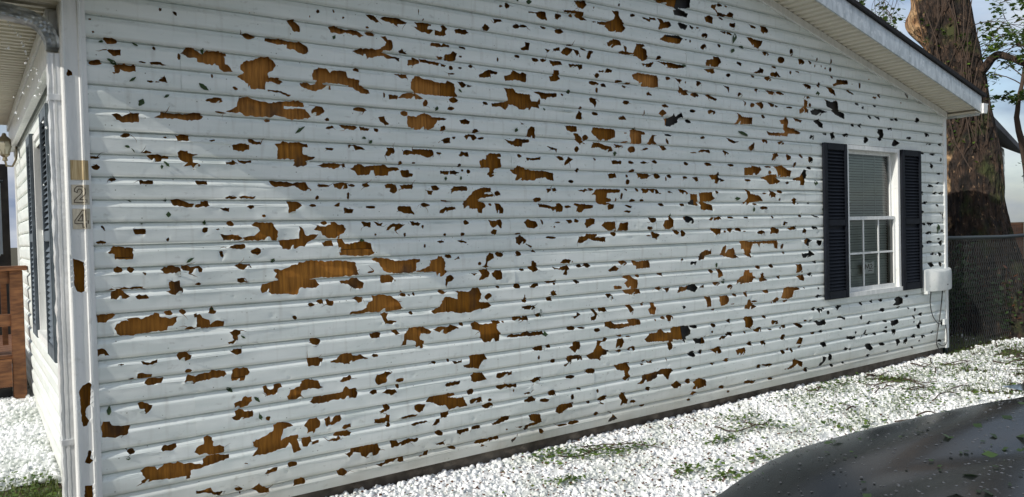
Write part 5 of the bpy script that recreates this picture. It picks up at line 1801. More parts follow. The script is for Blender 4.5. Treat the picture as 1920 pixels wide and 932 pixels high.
mb = MB(); mb.tube([(7.70, -.097, .58), (7.70, -.101, .58)], .008, 10); mb.build('cover_screw', steel, ub, at=(7.7, -.097, .58))
mb = MB(); mb.box((7.345, -.066, .500), (7.40, -.024, .534), c=.003); mb.build('cable_gland', plastic, ub, at=(7.37, -.04, .5))
def cable(pts, r, label):
    P = [Vector(p) for p in pts]; res = []
    for i in range(len(P)-1):
        a, b, c_, d = P[max(i-1, 0)], P[i], P[i+1], P[min(i+2, len(P)-1)]
        for k in range(6):
            t = k/6; res.append(0.5*((2*b)+(c_-a)*t+(2*a-5*b+4*c_-d)*t*t+(3*b-a-3*c_+d)*t**3))
    res.append(P[-1]); mb = MB(); mb.tube(res, r, 6); o = mb.build('utility_cable', rubber, None, smooth=60, at=pts[0]); return tag(o, label, 'cable', 'cables hanging from the utility box')
cable([(7.46, -.045, .52), (7.46, -.035, .40), (7.52, -.030, .27), (7.62, -.026, .19), (7.68, -.026, .17)], .0045, 'thin black cable looping from the middle of the white utility box')
cable([(7.70, -.045, .52), (7.70, -.035, .40), (7.66, -.03, .22), (7.61, -.028, .06), (7.60, -.028, -.03), (7.66, -.030, -.10), (7.72, -.032, -.14)], .0055, 'longest black cable dropping from the utility box to the ground')
cable([(7.79, -.03, .16), (7.81, -.032, .05), (7.80, -.032, -.04), (7.72, -.03, -.06), (7.62, -.03, -.02)], .004, 'short black cable curled by the bottom of the far corner trim')
mb = MB(); mb.box((7.735, -.045, .155), (7.80, -.019, .215), c=.004); tag(mb.build('cable_clip_box', plastic, None, at=(7.77, -.03, .18)), 'tiny white junction box below the utility box', 'junction box')

# paper sign inside the window
ps = MB(); m = 8; vs = []
for k in range(m+1):
    for j in (0, 1): vs.append((6.355+.20*k/m, .047-.004*math.sin(k*.5), .755+.105*j+.006*math.sin(k)*j))
ps.add(vs, [(2*k, 2*k+2, 2*k+3, 2*k+1) for k in range(m)])
sign = ps.build('paper_sign', material('white_paper', (0.8, 0.8, 0.78), .8), None, at=(6.45, .045, .76)); tag(sign, 'small white paper sign with dark handwriting in a lower window pane', 'paper sign')
mb = MB()
for st in ([(.14, .40), (.20, .82), (.34, .48), (.46, .84), (.52, .40)], [(.58, .74), (.70, .82), (.78, .66), (.60, .42), (.84, .44)], [(.40, .22), (.58, .28), (.78, .20)]):
    P = [(6.355+.20*u, .041, .755+.105*v) for u, v in st]
    mb.tube(P, .0032, 5)
mb.build('handwriting', inkm, sign, at=(6.45, .041, .76))

# wall lantern, far end of the left-hand wall
lan = thing('wall_lantern', 'tarnished brass wall lantern near the far end of the left wall', 'lantern', (-.16, 3.5, 1.95))
brass = material('tarnished_brass', (.22, .19, .13), .45, metal=.7)
mb = MB(); mb.lathe([(.0, .06), (.012, .055), (.018, .035), (.055, .0), (.06, -.01), (.05, -.012)], 8, (-.17, 3.45, 2.06)); mb.build('lantern_roof', brass, lan, at=(-.17, 3.45, 2.06))
mb = MB(); mb.lathe([(.048, 0), (.05, -.03), (.030, -.105), (.028, -.108)], 8, (-.17, 3.45, 2.05)); mb.build('lantern_glass', material('dusty_lantern_glass', (.38, .36, .28), .25, coat=.5), lan, smooth=20, at=(-.17, 3.45, 2.0))
mb = MB(); mb.lathe([(.0, -.16), (.02, -.15), (.014, -.125), (.033, -.108), (.034, -.100), (.0, -.1)], 8, (-.17, 3.45, 2.05)); mb.build('lantern_base', brass, lan, at=(-.17, 3.45, 1.93))
mb = MB()
for k in range(8):
    a = 2*math.pi*k/8; mb.tube([(-.17+.05*math.cos(a), 3.45+.05*math.sin(a), 2.05), (-.17+.031*math.cos(a), 3.45+.031*math.sin(a), 1.945)], .003, 5)
mb.build('lantern_cage', brass, lan, at=(-.17, 3.45, 2.0))
mb = MB(); mb.tube([(-.17, 3.45, 1.90), (-.16, 3.47, 1.86), (-.12, 3.5, 1.86), (-.092, 3.52, 1.92), (-.090, 3.52, 2.02)], .008, 6); mb.tube([(-.095, 3.52, 1.98), (-.082, 3.52, 1.98)], .045, 10); mb.build('wall_bracket', brass, lan, smooth=40, at=(-.1, 3.5, 1.9))

# hail drops and melt water falling from the gutter
DROPS = [(-0.268,2.218),(-0.259,2.208),(-0.246,2.215),(-0.254,2.193),(-0.242,2.189),(-0.239,2.177),(-0.235,2.166),(-0.225,2.158),(-0.215,2.150),(-0.211,2.124),(-0.206,2.109),(-0.199,2.086),(-0.197,2.074),(-0.190,2.056),(-0.201,2.034),(-0.184,2.031),(-0.171,2.068),(-0.162,2.067),(-0.174,2.153),(-0.182,2.139),(-0.168,2.016),(-0.160,2.011),(-0.180,2.004),(-0.192,1.981),(-0.176,1.965),(-0.159,1.993),(-0.144,1.957),(-0.151,1.960),(-0.156,1.929),(-0.151,1.901),(-0.169,1.890),(-0.194,1.932),(-0.213,1.900),(-0.249,1.879),(-0.210,1.833),(-0.244,1.811),(-0.235,1.786),(-0.270,2.089),(-0.261,2.093),(-0.143,1.777),(-0.132,1.752),(-0.127,1.632),(-0.140,1.674),(-0.150,1.495)]
wdrop = material('bright_water', (.85, .87, .88), .1, coat=1); wdrop.node_tree.nodes['Principled BSDF'].inputs['Transmission Weight'].default_value = .25
d0 = None; rr = random.Random(2); DROP_OBJ = []
for (x, z) in DROPS:
    s = rr.choice((.55, .7, .9, 1.1))
    if d0 is None:
        mb = MB(); mb.lathe([(.0, .007), (.0022, .0045), (.004, .001), (.0042, -.0012), (.003, -.0036), (.0, -.005)], 8); d0 = mb.build('water_drop', wdrop, None, smooth=60); o = d0
    else: o = dup(d0)
    # spread in depth along the fall
    y = .2 + rr.uniform(-.05, .12); k = (y+3.79)/(3.99); o.location = (-.438+(x+.438)*k, y, 1.2314+(z-1.2314)*k); o.scale = (s, s, s*rr.uniform(.9, 1.5)); o.rotation_euler = (rr.uniform(-.5, .5), rr.uniform(-.5, .5), 0)
    tag(o, 'bright drop of water falling from the porch roof', 'water drop', 'water drops falling from the porch roof'); DROP_OBJ.append(o)

ORD = 'first second third fourth fifth sixth seventh eighth ninth tenth eleventh twelfth thirteenth fourteenth fifteenth sixteenth seventeenth eighteenth nineteenth twentieth'.split()
ORD += ['twenty ' + w for w in ORD[:9]] + ['thirtieth'] + ['thirty ' + w for w in ORD[:9]] + ['fortieth'] + ['forty ' + w for w in ORD[:9]]
for i, o in enumerate(sorted(DROP_OBJ, key=lambda o: -(o.location.z-1.23)/(o.location.y+3.79))):
    o['label'] = ORD[i] + ' drop from the top in the bright water falling past the porch soffit'
# torn leaves plastered to the siding
LV = []
for line in LEAF_DATA.strip().split('\n'):
    LV.append([int(q)/1000 for q in line.split()[:6]])
rl = random.Random(21); CELLS = {}
for i, (cx, cz, ax, az, bx, bz) in enumerate(LV):
    mb = MB(); A = Vector((ax, az)); B = Vector((bx, bz)); n = 6; vs = []; tw = rl.uniform(-.25, .25); ww = rl.uniform(.55, .85); notch = rl.random() < .5
    for k in range(n+1):
        t = -1+2*k/n; wv = ww*math.sin(math.pi*(k+.15)/(n+.3))*(1+.3*rl.uniform(-1, 1)); 
        for s in (-1, 0, 1):
            q = Vector((cx, cz)) + A*t + B*(s*wv + tw*t*t)
            vs.append((q.x, -(out_at(q.y)+.0035+.004*abs(s)*rl.random()), q.y))
    mb.add(vs, [(3*k+s, 3*k+s+1, 3*k+s+4, 3*k+s+3) for k in range(n) for s in (0, 1)])
    if notch:   # a second torn lobe
        vs = []
        for k in range(4):
            t = k/3
            for s in (-1, 1):
                q = Vector((cx, cz)) + A*(-.2+.3*t) + B*(.2+1.0*t) + A*s*.22*(1-t); vs.append((q.x, -(out_at(q.y)+.004+.003*rl.random()), q.y))
        mb.add(vs, [(2*k, 2*k+1, 2*k+3, 2*k+2) for k in range(3)])
    o = mb.build('torn_leaf', leafd, None, at=(cx, -.015, cz)); tag(o, 'torn dark green leaf stuck to the siding', 'leaf', 'torn leaves stuck to the siding')
    cc = 0 if cx < .45 else 1 if cx < 1.4 else 2 if cx < 2.6 else 3 if cx < 4.2 else 4 if cx < 5.7 else 5
    rr_ = 0 if cz > 1.95 else 1 if cz > 1.3 else 2 if cz > .7 else 3
    CELLS.setdefault((cc, rr_), []).append((cx, o))
for (cc, rr_), lst in CELLS.items():
    pc_ = ('right beside the corner post', 'left part of the wall', 'left of the wall middle', 'around the wall middle', 'toward the left shutter', 'past the right shutter')[cc]
    rw = ('above window top level', 'level with the upper sash', 'level with the lower sash', 'below window sill level')[rr_]
    lst.sort(key=lambda q: q[0])
    for i, (_, o) in enumerate(lst):
        o['label'] = 'torn green leaf ' + rw + ', ' + pc_ + (', ' + ORD[i] + ' from left' if len(lst) > 1 else '')

# ------------------------------------------------------------------ ground, hail, litter
def ground_z(x, y):
    z = -.175 + .018*nz3(x*.7, y*.7, 0) 
    if x < .6:
        k = min(1, max(0, (.6-x)/.8)); k = k*k*(3-2*k); z += k*(.13*min(1, max(0, (y+.6)/1.1)) + .045*min(3, max(0, y-.5)))
    if y > .0 and x > 8: z += .03*min(1, (x-8)) * nz3(x*2, y*2, 1) 
    return z
def grid_mesh(x0, x1, y0, y1, nx, ny, zf):
    mb = MB(); mb.v = [(x0+(x1-x0)*i/nx, y0+(y1-y0)*j/ny, 0) for j in range(ny+1) for i in range(nx+1)]
    mb.v = [(x, y, zf(x, y)) for x, y, _ in mb.v]
    mb.f = [(j*(nx+1)+i, j*(nx+1)+i+1, (j+1)*(nx+1)+i+1, (j+1)*(nx+1)+i) for j in range(ny) for i in range(nx)]; return mb
mb = MB()
xs = [-400, -60, -20, -8, -4] + [-3+.25*k for k in range(73)] + [17, 22, 30, 60, 400]; ys = [-400, -60, -20, -10] + [-7+.25*k for k in range(61)] + [10, 16, 30, 60, 400]
mb.v = [(x, y, ground_z(x, y)-.012) for y in ys for x in xs]; nx = len(xs)
mb.f = [(j*nx+i, j*nx+i+1, (j+1)*nx+i+1, (j+1)*nx+i) for j in range(len(ys)-1) for i in range(nx-1)]
gr = mb.build('ground', soil, None, smooth=60); tag(gr, kind='structure')

def hail_cover(x, y):
    """how thickly the hail lies, 0 to 1"""
    n = nz3(x*.9, y*.9, 4.4); n2 = nz3(x*3.1, y*3.1, 1.7)
    if x < -.02 and y > -.05:
        c = 1.0 + .3*n - max(0, -x-1.4)*.55 + .3*n2*min(1, max(0, -x-1))
        if y < .95: c = (y-.82)*4+.35*n2
        if y > 2.7 and x < -.1: c *= .75
        return c
    if y > .03 and x > -.02 and x < 8: return 0
    if x > 7.9 and y > -.05: return .10 + .5*n + .3*n2
    c = 1.15 + (.9*min(0, n2+.20) if x < 4 else 0)
    if x > 4: c -= (x-4)*.13
    if x > 3.5: c += 1.7*min(1, (x-3.5)/2)*min(0, n2 + .10) + .7*min(0, n)
    return c
# a lumpy white layer of packed hail
hm = MB(); res = .025
def hz(x, y): 
    c = hail_cover(x, y)
    if c < .25: return None
    return ground_z(x, y) + min(1, c)*.012 + .009*nz3(x*14, y*14, 0) + .006*nz3(x*33, y*33, 3) + (-.01 if c < .4 else 0)
idx = {}
def hv(i, j):
    if (i, j) not in idx:
        x, y = i*res, j*res; z = hz(x, y); idx[(i, j)] = None if z is None else len(hm.v)
        if z is not None: hm.v.append((x, y, z))
    return idx[(i, j)]
def fill(x0, x1, y0, y1):
    for i in range(int(x0/res), int(x1/res)):
        for j in range(int(y0/res), int(y1/res)):
            q = [hv(i, j), hv(i+1, j), hv(i+1, j+1), hv(i, j+1)]
            if None not in q: hm.f.append(tuple(q))
fill(.3, 11.5, -2.6, .03); fill(-3.6, -.07, .4, 6.5)
hl = hm.build('hail_layer', hailm, None, smooth=60); tag(hl, 'packed layer of melting white hail on the ground beside the house', 'hail', kind='stuff')

# loose hailstones instanced over it
stones = []
hid = bpy.data.collections.new('hailstone_shapes')
for k in range(4):
    bm = bmesh.new(); bmesh.ops.create_icosphere(bm, subdivisions=2, radius=1)
    for v in bm.verts: v.co *= 1 + .24*noise.noise(v.co*1.0 + Vector((k*7, 0, 0))) + .05*noise.noise(v.co*2.6 + Vector((0, k*5, 0)))
    me = bpy.data.meshes.new('hailstone'); bm.to_mesh(me); bm.free(); me.materials.append(hailm); me.polygons.foreach_set('use_smooth', [True]*len(me.polygons))
    o = bpy.data.objects.new('hailstone', me); hid.objects.link(o); stones.append(o)
pts, scl, rot = [], [], []
rh = random.Random(3)
def scatter(n, x0, x1, y0, y1, f=1.0, bias=1.0):
    for _ in range(n):
        x = x0+(x1-x0)*rh.random()**bias; y = rh.uniform(y0, y1); c = hail_cover(x, y)
        if rh.random() > c*1.0: continue
        s = f*rh.choice((.004, .005, .0055, .0065, .007, .008, .009, .011, .015))
        pts.append((x, y, ground_z(x, y)+.010*min(1, max(0, c))+s*.45+.006*nz3(x*14, y*14, 0))); scl.append((s*rh.uniform(.8, 1.3), s*rh.uniform(.8, 1.2), s*rh.uniform(.6, 1.0))); rot.append((rh.uniform(0, 6.3), rh.uniform(0, 6.3), rh.uniform(0, 6.3)))
scatter(44000, .4, 10.2, -2.3, .02, 1.0, 1.25)
scatter(4500, .4, 9.5, -.09, .03, 1.25)
scatter(6500, -.9, -.07, .5, 4.6, 1.2); scatter(6000, -3.4, -.8, .5, 6.4, 1.2)
scatter(700, 8, 11, -.1, .9, 1.1)
me = bpy.data.meshes.new('hailstones'); me.from_pydata(pts, [], [])
for nm, data in (('scl', scl), ('rot', rot)):
    at = me.attributes.new(nm, 'FLOAT_VECTOR', 'POINT'); at.data.foreach_set('vector', [c for v in data for c in v])
hs = bpy.data.objects.new('hailstones', me); col.objects.link(hs); tag(hs, 'loose white hailstones scattered thickly over the lawn beside the house', 'hailstones', kind='stuff')
def instancer(obj, coll_objs):
    ng = bpy.data.node_groups.new('scatter', 'GeometryNodeTree')
    ng.interface.new_socket('Geometry', in_out='INPUT', socket_type='NodeSocketGeometry'); ng.interface.new_socket('Geometry', in_out='OUTPUT', socket_type='NodeSocketGeometry')
    gi = ng.nodes.new('NodeGroupInput'); go = ng.nodes.new('NodeGroupOutput'); ip = ng.nodes.new('GeometryNodeInstanceOnPoints')
    j = ng.nodes.new('GeometryNodeJoinGeometry') if False else None
    gi2 = ng.nodes.new('GeometryNodeGeometryToInstance')
    for o in reversed(coll_objs):
        oi = ng.nodes.new('GeometryNodeObjectInfo'); oi.inputs['Object'].default_value = o; ng.links.new(oi.outputs['Geometry'], gi2.inputs[0])
    ip.inputs['Pick Instance'].default_value = True
    a1 = ng.nodes.new('GeometryNodeInputNamedAttribute'); a1.data_type = 'FLOAT_VECTOR'; a1.inputs[0].default_value = 'scl'
    a2 = ng.nodes.new('GeometryNodeInputNamedAttribute'); a2.data_type = 'FLOAT_VECTOR'; a2.inputs[0].default_value = 'rot'
    ng.links.new(gi.outputs[0], ip.inputs['Points']); ng.links.new(gi2.outputs[0], ip.inputs['Instance']); ng.links.new(a1.outputs[0], ip.inputs['Scale']); ng.links.new(a2.outputs[0], ip.inputs['Rotation'])
    ng.links.new(ip.outputs[0], go.inputs[0]); md = obj.modifiers.new('scatter', 'NODES'); md.node_group = ng
instancer(hs, stones)

def leaf_quad(mb, p, size, rr, up_=.4):
    a = rr.uniform(0, 6.3); d = Vector((math.cos(a), math.sin(a), rr.uniform(-up_, up_))).normalized(); s = d.cross(Vector((rr.uniform(-.5, .5), rr.uniform(-.5, .5), 1))).normalized()
    p = Vector(p); w = size*rr.uniform(.28, .42)
    mb.add([p, p+d*size*.5+s*w, p+d*size, p+d*size*.5-s*w], [(0, 1, 2, 3)])
# leaf litter and grass showing through the hail (uncountable)
rg = random.Random(8); mb = MB()
CL = [(2.52,-.13,.10),(2.61,-.28,.14),(2.70,-.30,.12),(2.89,-.37,.08),(2.84,-.89,.07),(2.94,-1.10,.07),(3.32,-1.03,.10),(5.10,-.30,.25),(4.7,-.6,.25),(6.03,-.28,.30),(6.43,-.31,.3),(6.95,-.44,.35),(6.53,-1.05,.4),(5.4,-.9,.3),(4.3,-.9,.2),(7.5,-.7,.5),(8.2,-.5,.5),(8.6,-.25,.4),(4.0,-.35,.12),(5.6,-.2,.15),(5.9,-.7,.3),(3.9,-.58,.10),(3.45,-.62,.06),(2.2,-.55,.06)]
for (x, y, r) in CL:
    for _ in range(int(60 + 300*r)):
        px = rg.gauss(x, r*1.15); py = rg.gauss(y, r*.42) - .25*(px-x)
        if py > -.02 and px < 7.9: continue
        leaf_quad(mb, (px, py, ground_z(px, py)+.030+rg.uniform(0, .022)), rg.uniform(.014, .040), rg)
for _ in range(5200):
    px, py = .8+8.7*rg.random()**.5, rg.uniform(-1.9, -.03); leaf_quad(mb, (px, py, ground_z(px, py)+.034), rg.uniform(.010, .026), rg)
o = mb.build('leaf_litter', leafm, None); tag(o, 'shredded green leaves lying over the hail', 'leaf litter', kind='stuff')
mb = MB()
for _ in range(6500):
    px, py = .8+8.7*rg.random()**.7, rg.uniform(-2.0, -.03); leaf_quad(mb, (px, py, ground_z(px, py)+.034), rg.uniform(.008, .022), rg)
for _ in range(2200):
    px, py = rg.uniform(.9, 4), rg.uniform(-1.7, -.03); leaf_quad(mb, (px, py, ground_z(px, py)+.036), rg.uniform(.008, .026), rg)
o = mb.build('dark_debris', deadm, None); tag(o, 'dark specks of bark and dead leaf on the hail', 'debris', kind='stuff')
def blade(mb, x, y, h, rr):
    a = rr.uniform(0, 6.3); b = Vector((x, y, ground_z(x, y)-.005)); w = .0035; d = Vector((math.cos(a), math.sin(a), 0)); s = Vector((-d.y, d.x, 0))*w; l = rr.uniform(.2, .9)*h
    mb.add([b-s, b+s, b+d*l*.4+Vector((0, 0, h*.6))+s*.7, b+d*l*.4+Vector((0, 0, h*.6))-s*.7, b+d*l+Vector((0, 0, h))], [(0, 1, 2, 3), (3, 2, 4)])
mb = MB()
for _ in range(16000):
    x, y = rg.uniform(4.2, 11.5), rg.uniform(-2.2, .9)
    if (x < 7.95 and y > -.06) or nz3(x*3.1, y*3.1, 1.7) > .02 + (.25 if x > 8 else -.06 if x < 5.5 else .04): continue
    blade(mb, x, y, rg.uniform(.02, .06), rg)
for _ in range(1500):
    x, y = rg.uniform(-.6, -.09), rg.uniform(.42, 1.05); blade(mb, x, y, rg.uniform(.012, .035), rg)
o = mb.build('grass', grassm, None); tag(o, 'short grass poking through the hail', 'grass', kind='stuff')
mb = MB()
for _ in range(500):
    x, y = rg.uniform(-.6, -.09), rg.uniform(.5, 1.1); leaf_quad(mb, (x, y, ground_z(x, y)+rg.uniform(.005, .04)), rg.uniform(.012, .03), rg)
o = mb.build('weeds', leafm, None); tag(o, 'low green weeds at the foot of the house corner', 'weeds', kind='stuff')

def twig(pts, r, label, grp='broken twigs lying on the hail', side=0, seed=0):
    rr = random.Random(seed); P = []
    for i in range(len(pts)-1):
        for k in range(4):
            p = Vector((*pts[i], 0)).lerp(Vector((*pts[i+1], 0)), k/4); P.append(p)
    P.append(Vector((*pts[-1], 0)))
    Q = [Vector((p.x+rr.uniform(-.004, .004), p.y+rr.uniform(-.004, .004), ground_z(p.x, p.y)+.038+.014*math.sin(i*.7+seed)+rr.uniform(0, .004))) for i, p in enumerate(P)]
    mb = MB(); mb.tube(Q, [r*(1-.6*i/len(Q)) for i in range(len(Q))], 5)
    for s in range(side):
        i = rr.randrange(2, len(Q)-1); a = rr.uniform(0, 6.3); l = rr.uniform(.04, .12); mb.tube([Q[i], Q[i]+Vector((math.cos(a)*l*.5, math.sin(a)*l*.5, .012)), Q[i]+Vector((math.cos(a)*l, math.sin(a)*l, .02))], [r*.6, r*.5, r*.3], 5)
    o = mb.build('broken_twig', twigm, None, at=Q[0]); tag(o, label, 'twig', grp); return o
twig([(3.62, -.44), (3.66, -.51), (3.80, -.58), (3.94, -.61), (4.05, -.56)], .006, 'longest bare twig curving alone across the clean hail', side=3, seed=1)
twig([(2.66, -.20), (2.84, -.17), (2.93, -.36), (3.07, -.55)], .005, 'bare forked twig beside the clump of small green leaves', side=5, seed=2)
twig([(2.45, -.20), (2.60, -.27), (2.78, -.30), (2.90, -.36)], .0045, 'leafy twig half buried in the green leaf clump', side=4, seed=3)
twig([(3.16, -1.18), (3.20, -1.12), (3.22, -1.22)], .004, 'reddish bent twig standing out of the hail beside the car', side=0, seed=4)
TWG = []
for k in range(44):
    x = rg.uniform(4.6, 9.2); y = rg.uniform(-1.2, -.12); a = rg.uniform(-.9, .5); l = rg.uniform(.10, .42)
    TWG.append(twig([(x, y), (x+l*.5*math.cos(a), y+l*.5*math.sin(a)+rg.uniform(-.03, .03)), (x+l*math.cos(a), y+l*math.sin(a))], rg.uniform(.004, .0085), 'dark broken twig on the patchy hail toward the fence', 'twigs on the hail toward the fence', side=rg.randrange(3), seed=20+k))
def px_of(p):
    d = Vector(p) - M.translation; return d.dot(rt)/d.dot(fw)
for i, o in enumerate(sorted(TWG, key=lambda o: px_of(o.location))):
    o['label'] = ORD[i] + ' from the left among dark twigs on the hail toward the fence'
# ------------------------------------------------------------------ big tree beside the house
rt_ = random.Random(4)
tree = thing('old_tree', 'massive old tree with shaggy reddish bark behind the chain link fence', 'tree', (10, .5, -.2))
TC = [(-.35, .50, .66), (-.05, .50, .60), (.30, .51, .50), (.64, .51, .44), (1.32, .60, .35), (2.0, .62, .32), (2.69, .705, .27), (3.17, .745, .25), (3.55, .87, .30), (3.9, .955, .33), (4.5, 1.05, .32), (5.3, 1.22, .30), (6.2, 1.42, .26), (7.2, 1.62, .2)]
def tc_at(z):
    for a, b in zip(TC, TC[1:]):
        if z <= b[0]: t = (z-a[0])/(b[0]-a[0]); t = max(0, t); return a[1]+(b[1]-a[1])*t, a[2]+(b[2]-a[2])*t
    return TC[-1][1:]
mb = MB(); nseg, nr = 110, 190; vs = []
for j in range(nr+1):
    z = -.35 + 7.5*j/nr; y, r = tc_at(z)
    for k in range(nseg):
        a = 2*math.pi*k/nseg; ca, sa = math.cos(a), math.sin(a)
        rr = r*(1 + .09*nz3(ca*1.3, sa*1.3, z*.5) + .06*nz3(ca*3.2, sa*3.2, z*1.3) + .045*nz3(ca*8, sa*8, z*2.4)*1.0 + .03*nz3(ca*17, sa*17, z*5) - .05*(1-min(1, abs(nz3(ca*9+3, sa*9, z*.9))*5)))
        if z < .8: rr *= 1 + .16*(0.8-z)*math.cos(a*5+1)**2
        # the burl of a lost limb on the house side
        d2 = ((z-3.80)/.20)**2 + ((math.atan2(sa, ca)-2.0)/.55)**2
        rr += .14*math.exp(-d2)
        vs.append((10+rr*ca, y+rr*sa, z))
mb.add(vs, [(j*nseg+k, j*nseg+(k+1) % nseg, (j+1)*nseg+(k+1) % nseg, (j+1)*nseg+k) for j in range(nr) for k in range(nseg)])
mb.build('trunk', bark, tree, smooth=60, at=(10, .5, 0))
def limb(pts, r0, r1, name='limb', par=tree, mat=bark, n=8):
    P = [Vector(p) for p in pts]; Q = []
    for i in range(len(P)-1):
        a, b, c_, d = P[max(i-1, 0)], P[i], P[i+1], P[min(i+2, len(P)-1)]
        for k in range(5):
            t = k/5; Q.append(0.5*((2*b)+(c_-a)*t+(2*a-5*b+4*c_-d)*t*t+(3*b-a-3*c_+d)*t**3))
    Q.append(P[-1]); Q = [q+Vector((0, noise.noise(q*6)*.012, noise.noise(q*7+Vector((3, 0, 0)))*.012)) for q in Q]
    mb = MB(); mb.tube(Q, [r0+(r1-r0)*i/(len(Q)-1) for i in range(len(Q))], n); mb.build(name, mat, par, smooth=60, at=Q[0]); return Q
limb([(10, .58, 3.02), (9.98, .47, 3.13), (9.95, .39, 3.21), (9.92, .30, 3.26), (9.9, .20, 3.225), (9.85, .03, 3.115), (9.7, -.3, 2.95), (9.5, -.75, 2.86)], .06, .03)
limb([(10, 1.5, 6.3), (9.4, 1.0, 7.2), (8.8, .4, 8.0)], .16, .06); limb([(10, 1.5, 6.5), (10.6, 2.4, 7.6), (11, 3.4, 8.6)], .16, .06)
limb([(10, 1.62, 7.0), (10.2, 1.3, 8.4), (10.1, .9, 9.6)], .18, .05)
TW = MB(); LF = MB()
def sprig(p, d, length, rr, leaves=8, rad=.006, lsize=.07, droop=.25, depth=2):
    P = [Vector(p)]; d = Vector(d).normalized(); k = 7
    for i in range(k):
        d = (d + Vector((rr.uniform(-.22, .22), rr.uniform(-.22, .22), rr.uniform(-.22, .16)-droop*.25))).normalized(); P.append(P[-1]+d*length/k)
    TW.tube(P, [rad*(1-.75*i/k) for i in range(k+1)], 4, cap=False)
    for i in range(leaves):
        t = rr.uniform(.25, 1)*k; a = int(min(t, k-1)); q = P[a].lerp(P[a+1], t-a); leaf_quad(LF, q+Vector((rr.uniform(-.04, .04), rr.uniform(-.04, .04), rr.uniform(-.06, .01))), lsize*rr.uniform(.6, 1.3), rr, .8)
    if depth > 0:
        for _ in range(3):
            i = rr.randrange(2, k); v = (d+Vector((rr.uniform(-.9, .9), rr.uniform(-.9, .9), rr.uniform(-.7, .5)))).normalized(); sprig(P[i], v, length*rr.uniform(.35, .6), rr, leaves, rad*.6, lsize, droop, depth-1)
for (p, d, l, n) in [((10, .45, 3.15), (-.2, -.7, .6), .55, 6), ((9.95, .35, 3.25), (0, -.8, .45), .9, 7), ((9.9, .2, 3.25), (-.1, -.9, .5), .7, 7), ((10, .55, 3.4), (-.2, -.8, .3), .8, 7), ((10, .6, 3.7), (-.3, -.8, .3), .8, 7), ((10, .65, 4.1), (-.2, -.8, 0), .9, 7), ((10, .6, 4.3), (-.3, -.9, -.2), 1.0, 7), ((9.9, 0, 3.1), (-.1, -.8, -.5), .35, 4), ((10, .5, 3.3), (-.3, -.5, .8), .5, 5), ((9.8, .3, 4.4), (0, -.9, -.15), .9, 6),
                     ((11, 2.7, 5.3), (-.1, -.2, -1), .8, 5), ((11, 2.5, 5.2), (-.1, -.3, -1), .9, 5), ((11, 2.3, 5.1), (0, -.3, -1), 1.0, 4), ((11, 2.15, 5.0), (0, -.2, -1), 1.1, 4), ((11, 2.9, 5.4), (0, .1, -1), .6, 6), ((10.6, 1.9, 3.3), (-.1, .3, .8), .7, 7), ((10.4, 1.45, 3.2), (0, .5, .5), .6, 6), ((10.6, 1.7, 2.7), (-.1, .2, .9), .8, 8), ((11, 2.6, 4.9), (-.2, .3, -.7), .6, 9), ((10.3, 1.35, 3.6), (0, .8, .1), .7, 4), ((11, 2.6, 5.1), (-.1, -.4, -.9), .9, 3), ((11, 2.45, 5.0), (-.1, .1, -1), 1.0, 3), ((11, 2.2, 4.9), (-.1, .25, -1), 1.1, 3), ((11, 2.0, 4.8), (-.1, .2, -1), 1.0, 3), ((10, .3, 3.9), (-.2, -.8, .1), .8, 9), ((9.9, .1, 3.6), (-.2, -.8, .3), .7, 8), ((10.3, 1.3, 3.5), (.1, .8, -.35), .55, 3), ((10.3, 1.2, 3.3), (.1, .8, -.5), .6, 3), ((11, 2.35, 4.4), (-.2, .2, -.5), .5, 8)]:
    sprig(p, d, l, rt_, n)
for (z, s) in ((3.5, .6), (3.1, .5), (2.75, .8), (2.6, .7), (2.45, .5), (3.75, .4), (2.2, .3)):      # ivy and shoots on the bark
    y, r = tc_at(z)
    for _ in range(int(34*s)):
        a = rt_.uniform(2.6, 4.6); q = (10+(r+.05)*math.cos(a), y+(r+.05)*math.sin(a), z+rt_.gauss(0, .13)); leaf_quad(LF, q, .06, rt_, .8)
    for _ in range(4):
        a = rt_.uniform(2.6, 4.4); b = Vector((10+(r+.02)*math.cos(a), y+(r+.02)*math.sin(a), z)); TW.tube([b+Vector((-.02, rt_.uniform(-.2, .2), -.35)), b+Vector((-.06, 0, 0)), b+Vector((-.05, rt_.uniform(-.2, .2), .5))], .006, 4)
TW.build('twigs', twigm, tree, at=(10, .5, 3.5))['kind'] = 'stuff'; LF.build('foliage', leafm, tree, at=(10, .5, 3.5))['kind'] = 'stuff'
# smaller bare tree farther off
t2 = thing('young_tree', 'slim young tree thinly leaved against the clouds to the right of the big trunk', 'tree', (17, 2.3, -.2))
TW = MB(); LF = MB()
Q = limb([(17, 2.35, -.25), (17, 2.5, 1.5), (17, 2.62, 2.6), (17, 2.74, 3.3), (17, 2.62, 4.1), (17, 2.5, 4.8)], .10, .02, 'trunk', t2, twigm)
for i in range(17, len(Q)):
    for _ in range(3): sprig(Q[i], (rt_.uniform(-.4, .4), rt_.uniform(-1, 1), rt_.uniform(.0, .9)), rt_.uniform(.6, 1.2), rt_, 9, .012, .10, 0, 2)
TW.build('twigs', twigm, t2, at=(17, 2.5, 3))['kind'] = 'stuff'; LF.build('foliage', leafm, t2, at=(17, 2.5, 3))['kind'] = 'stuff'

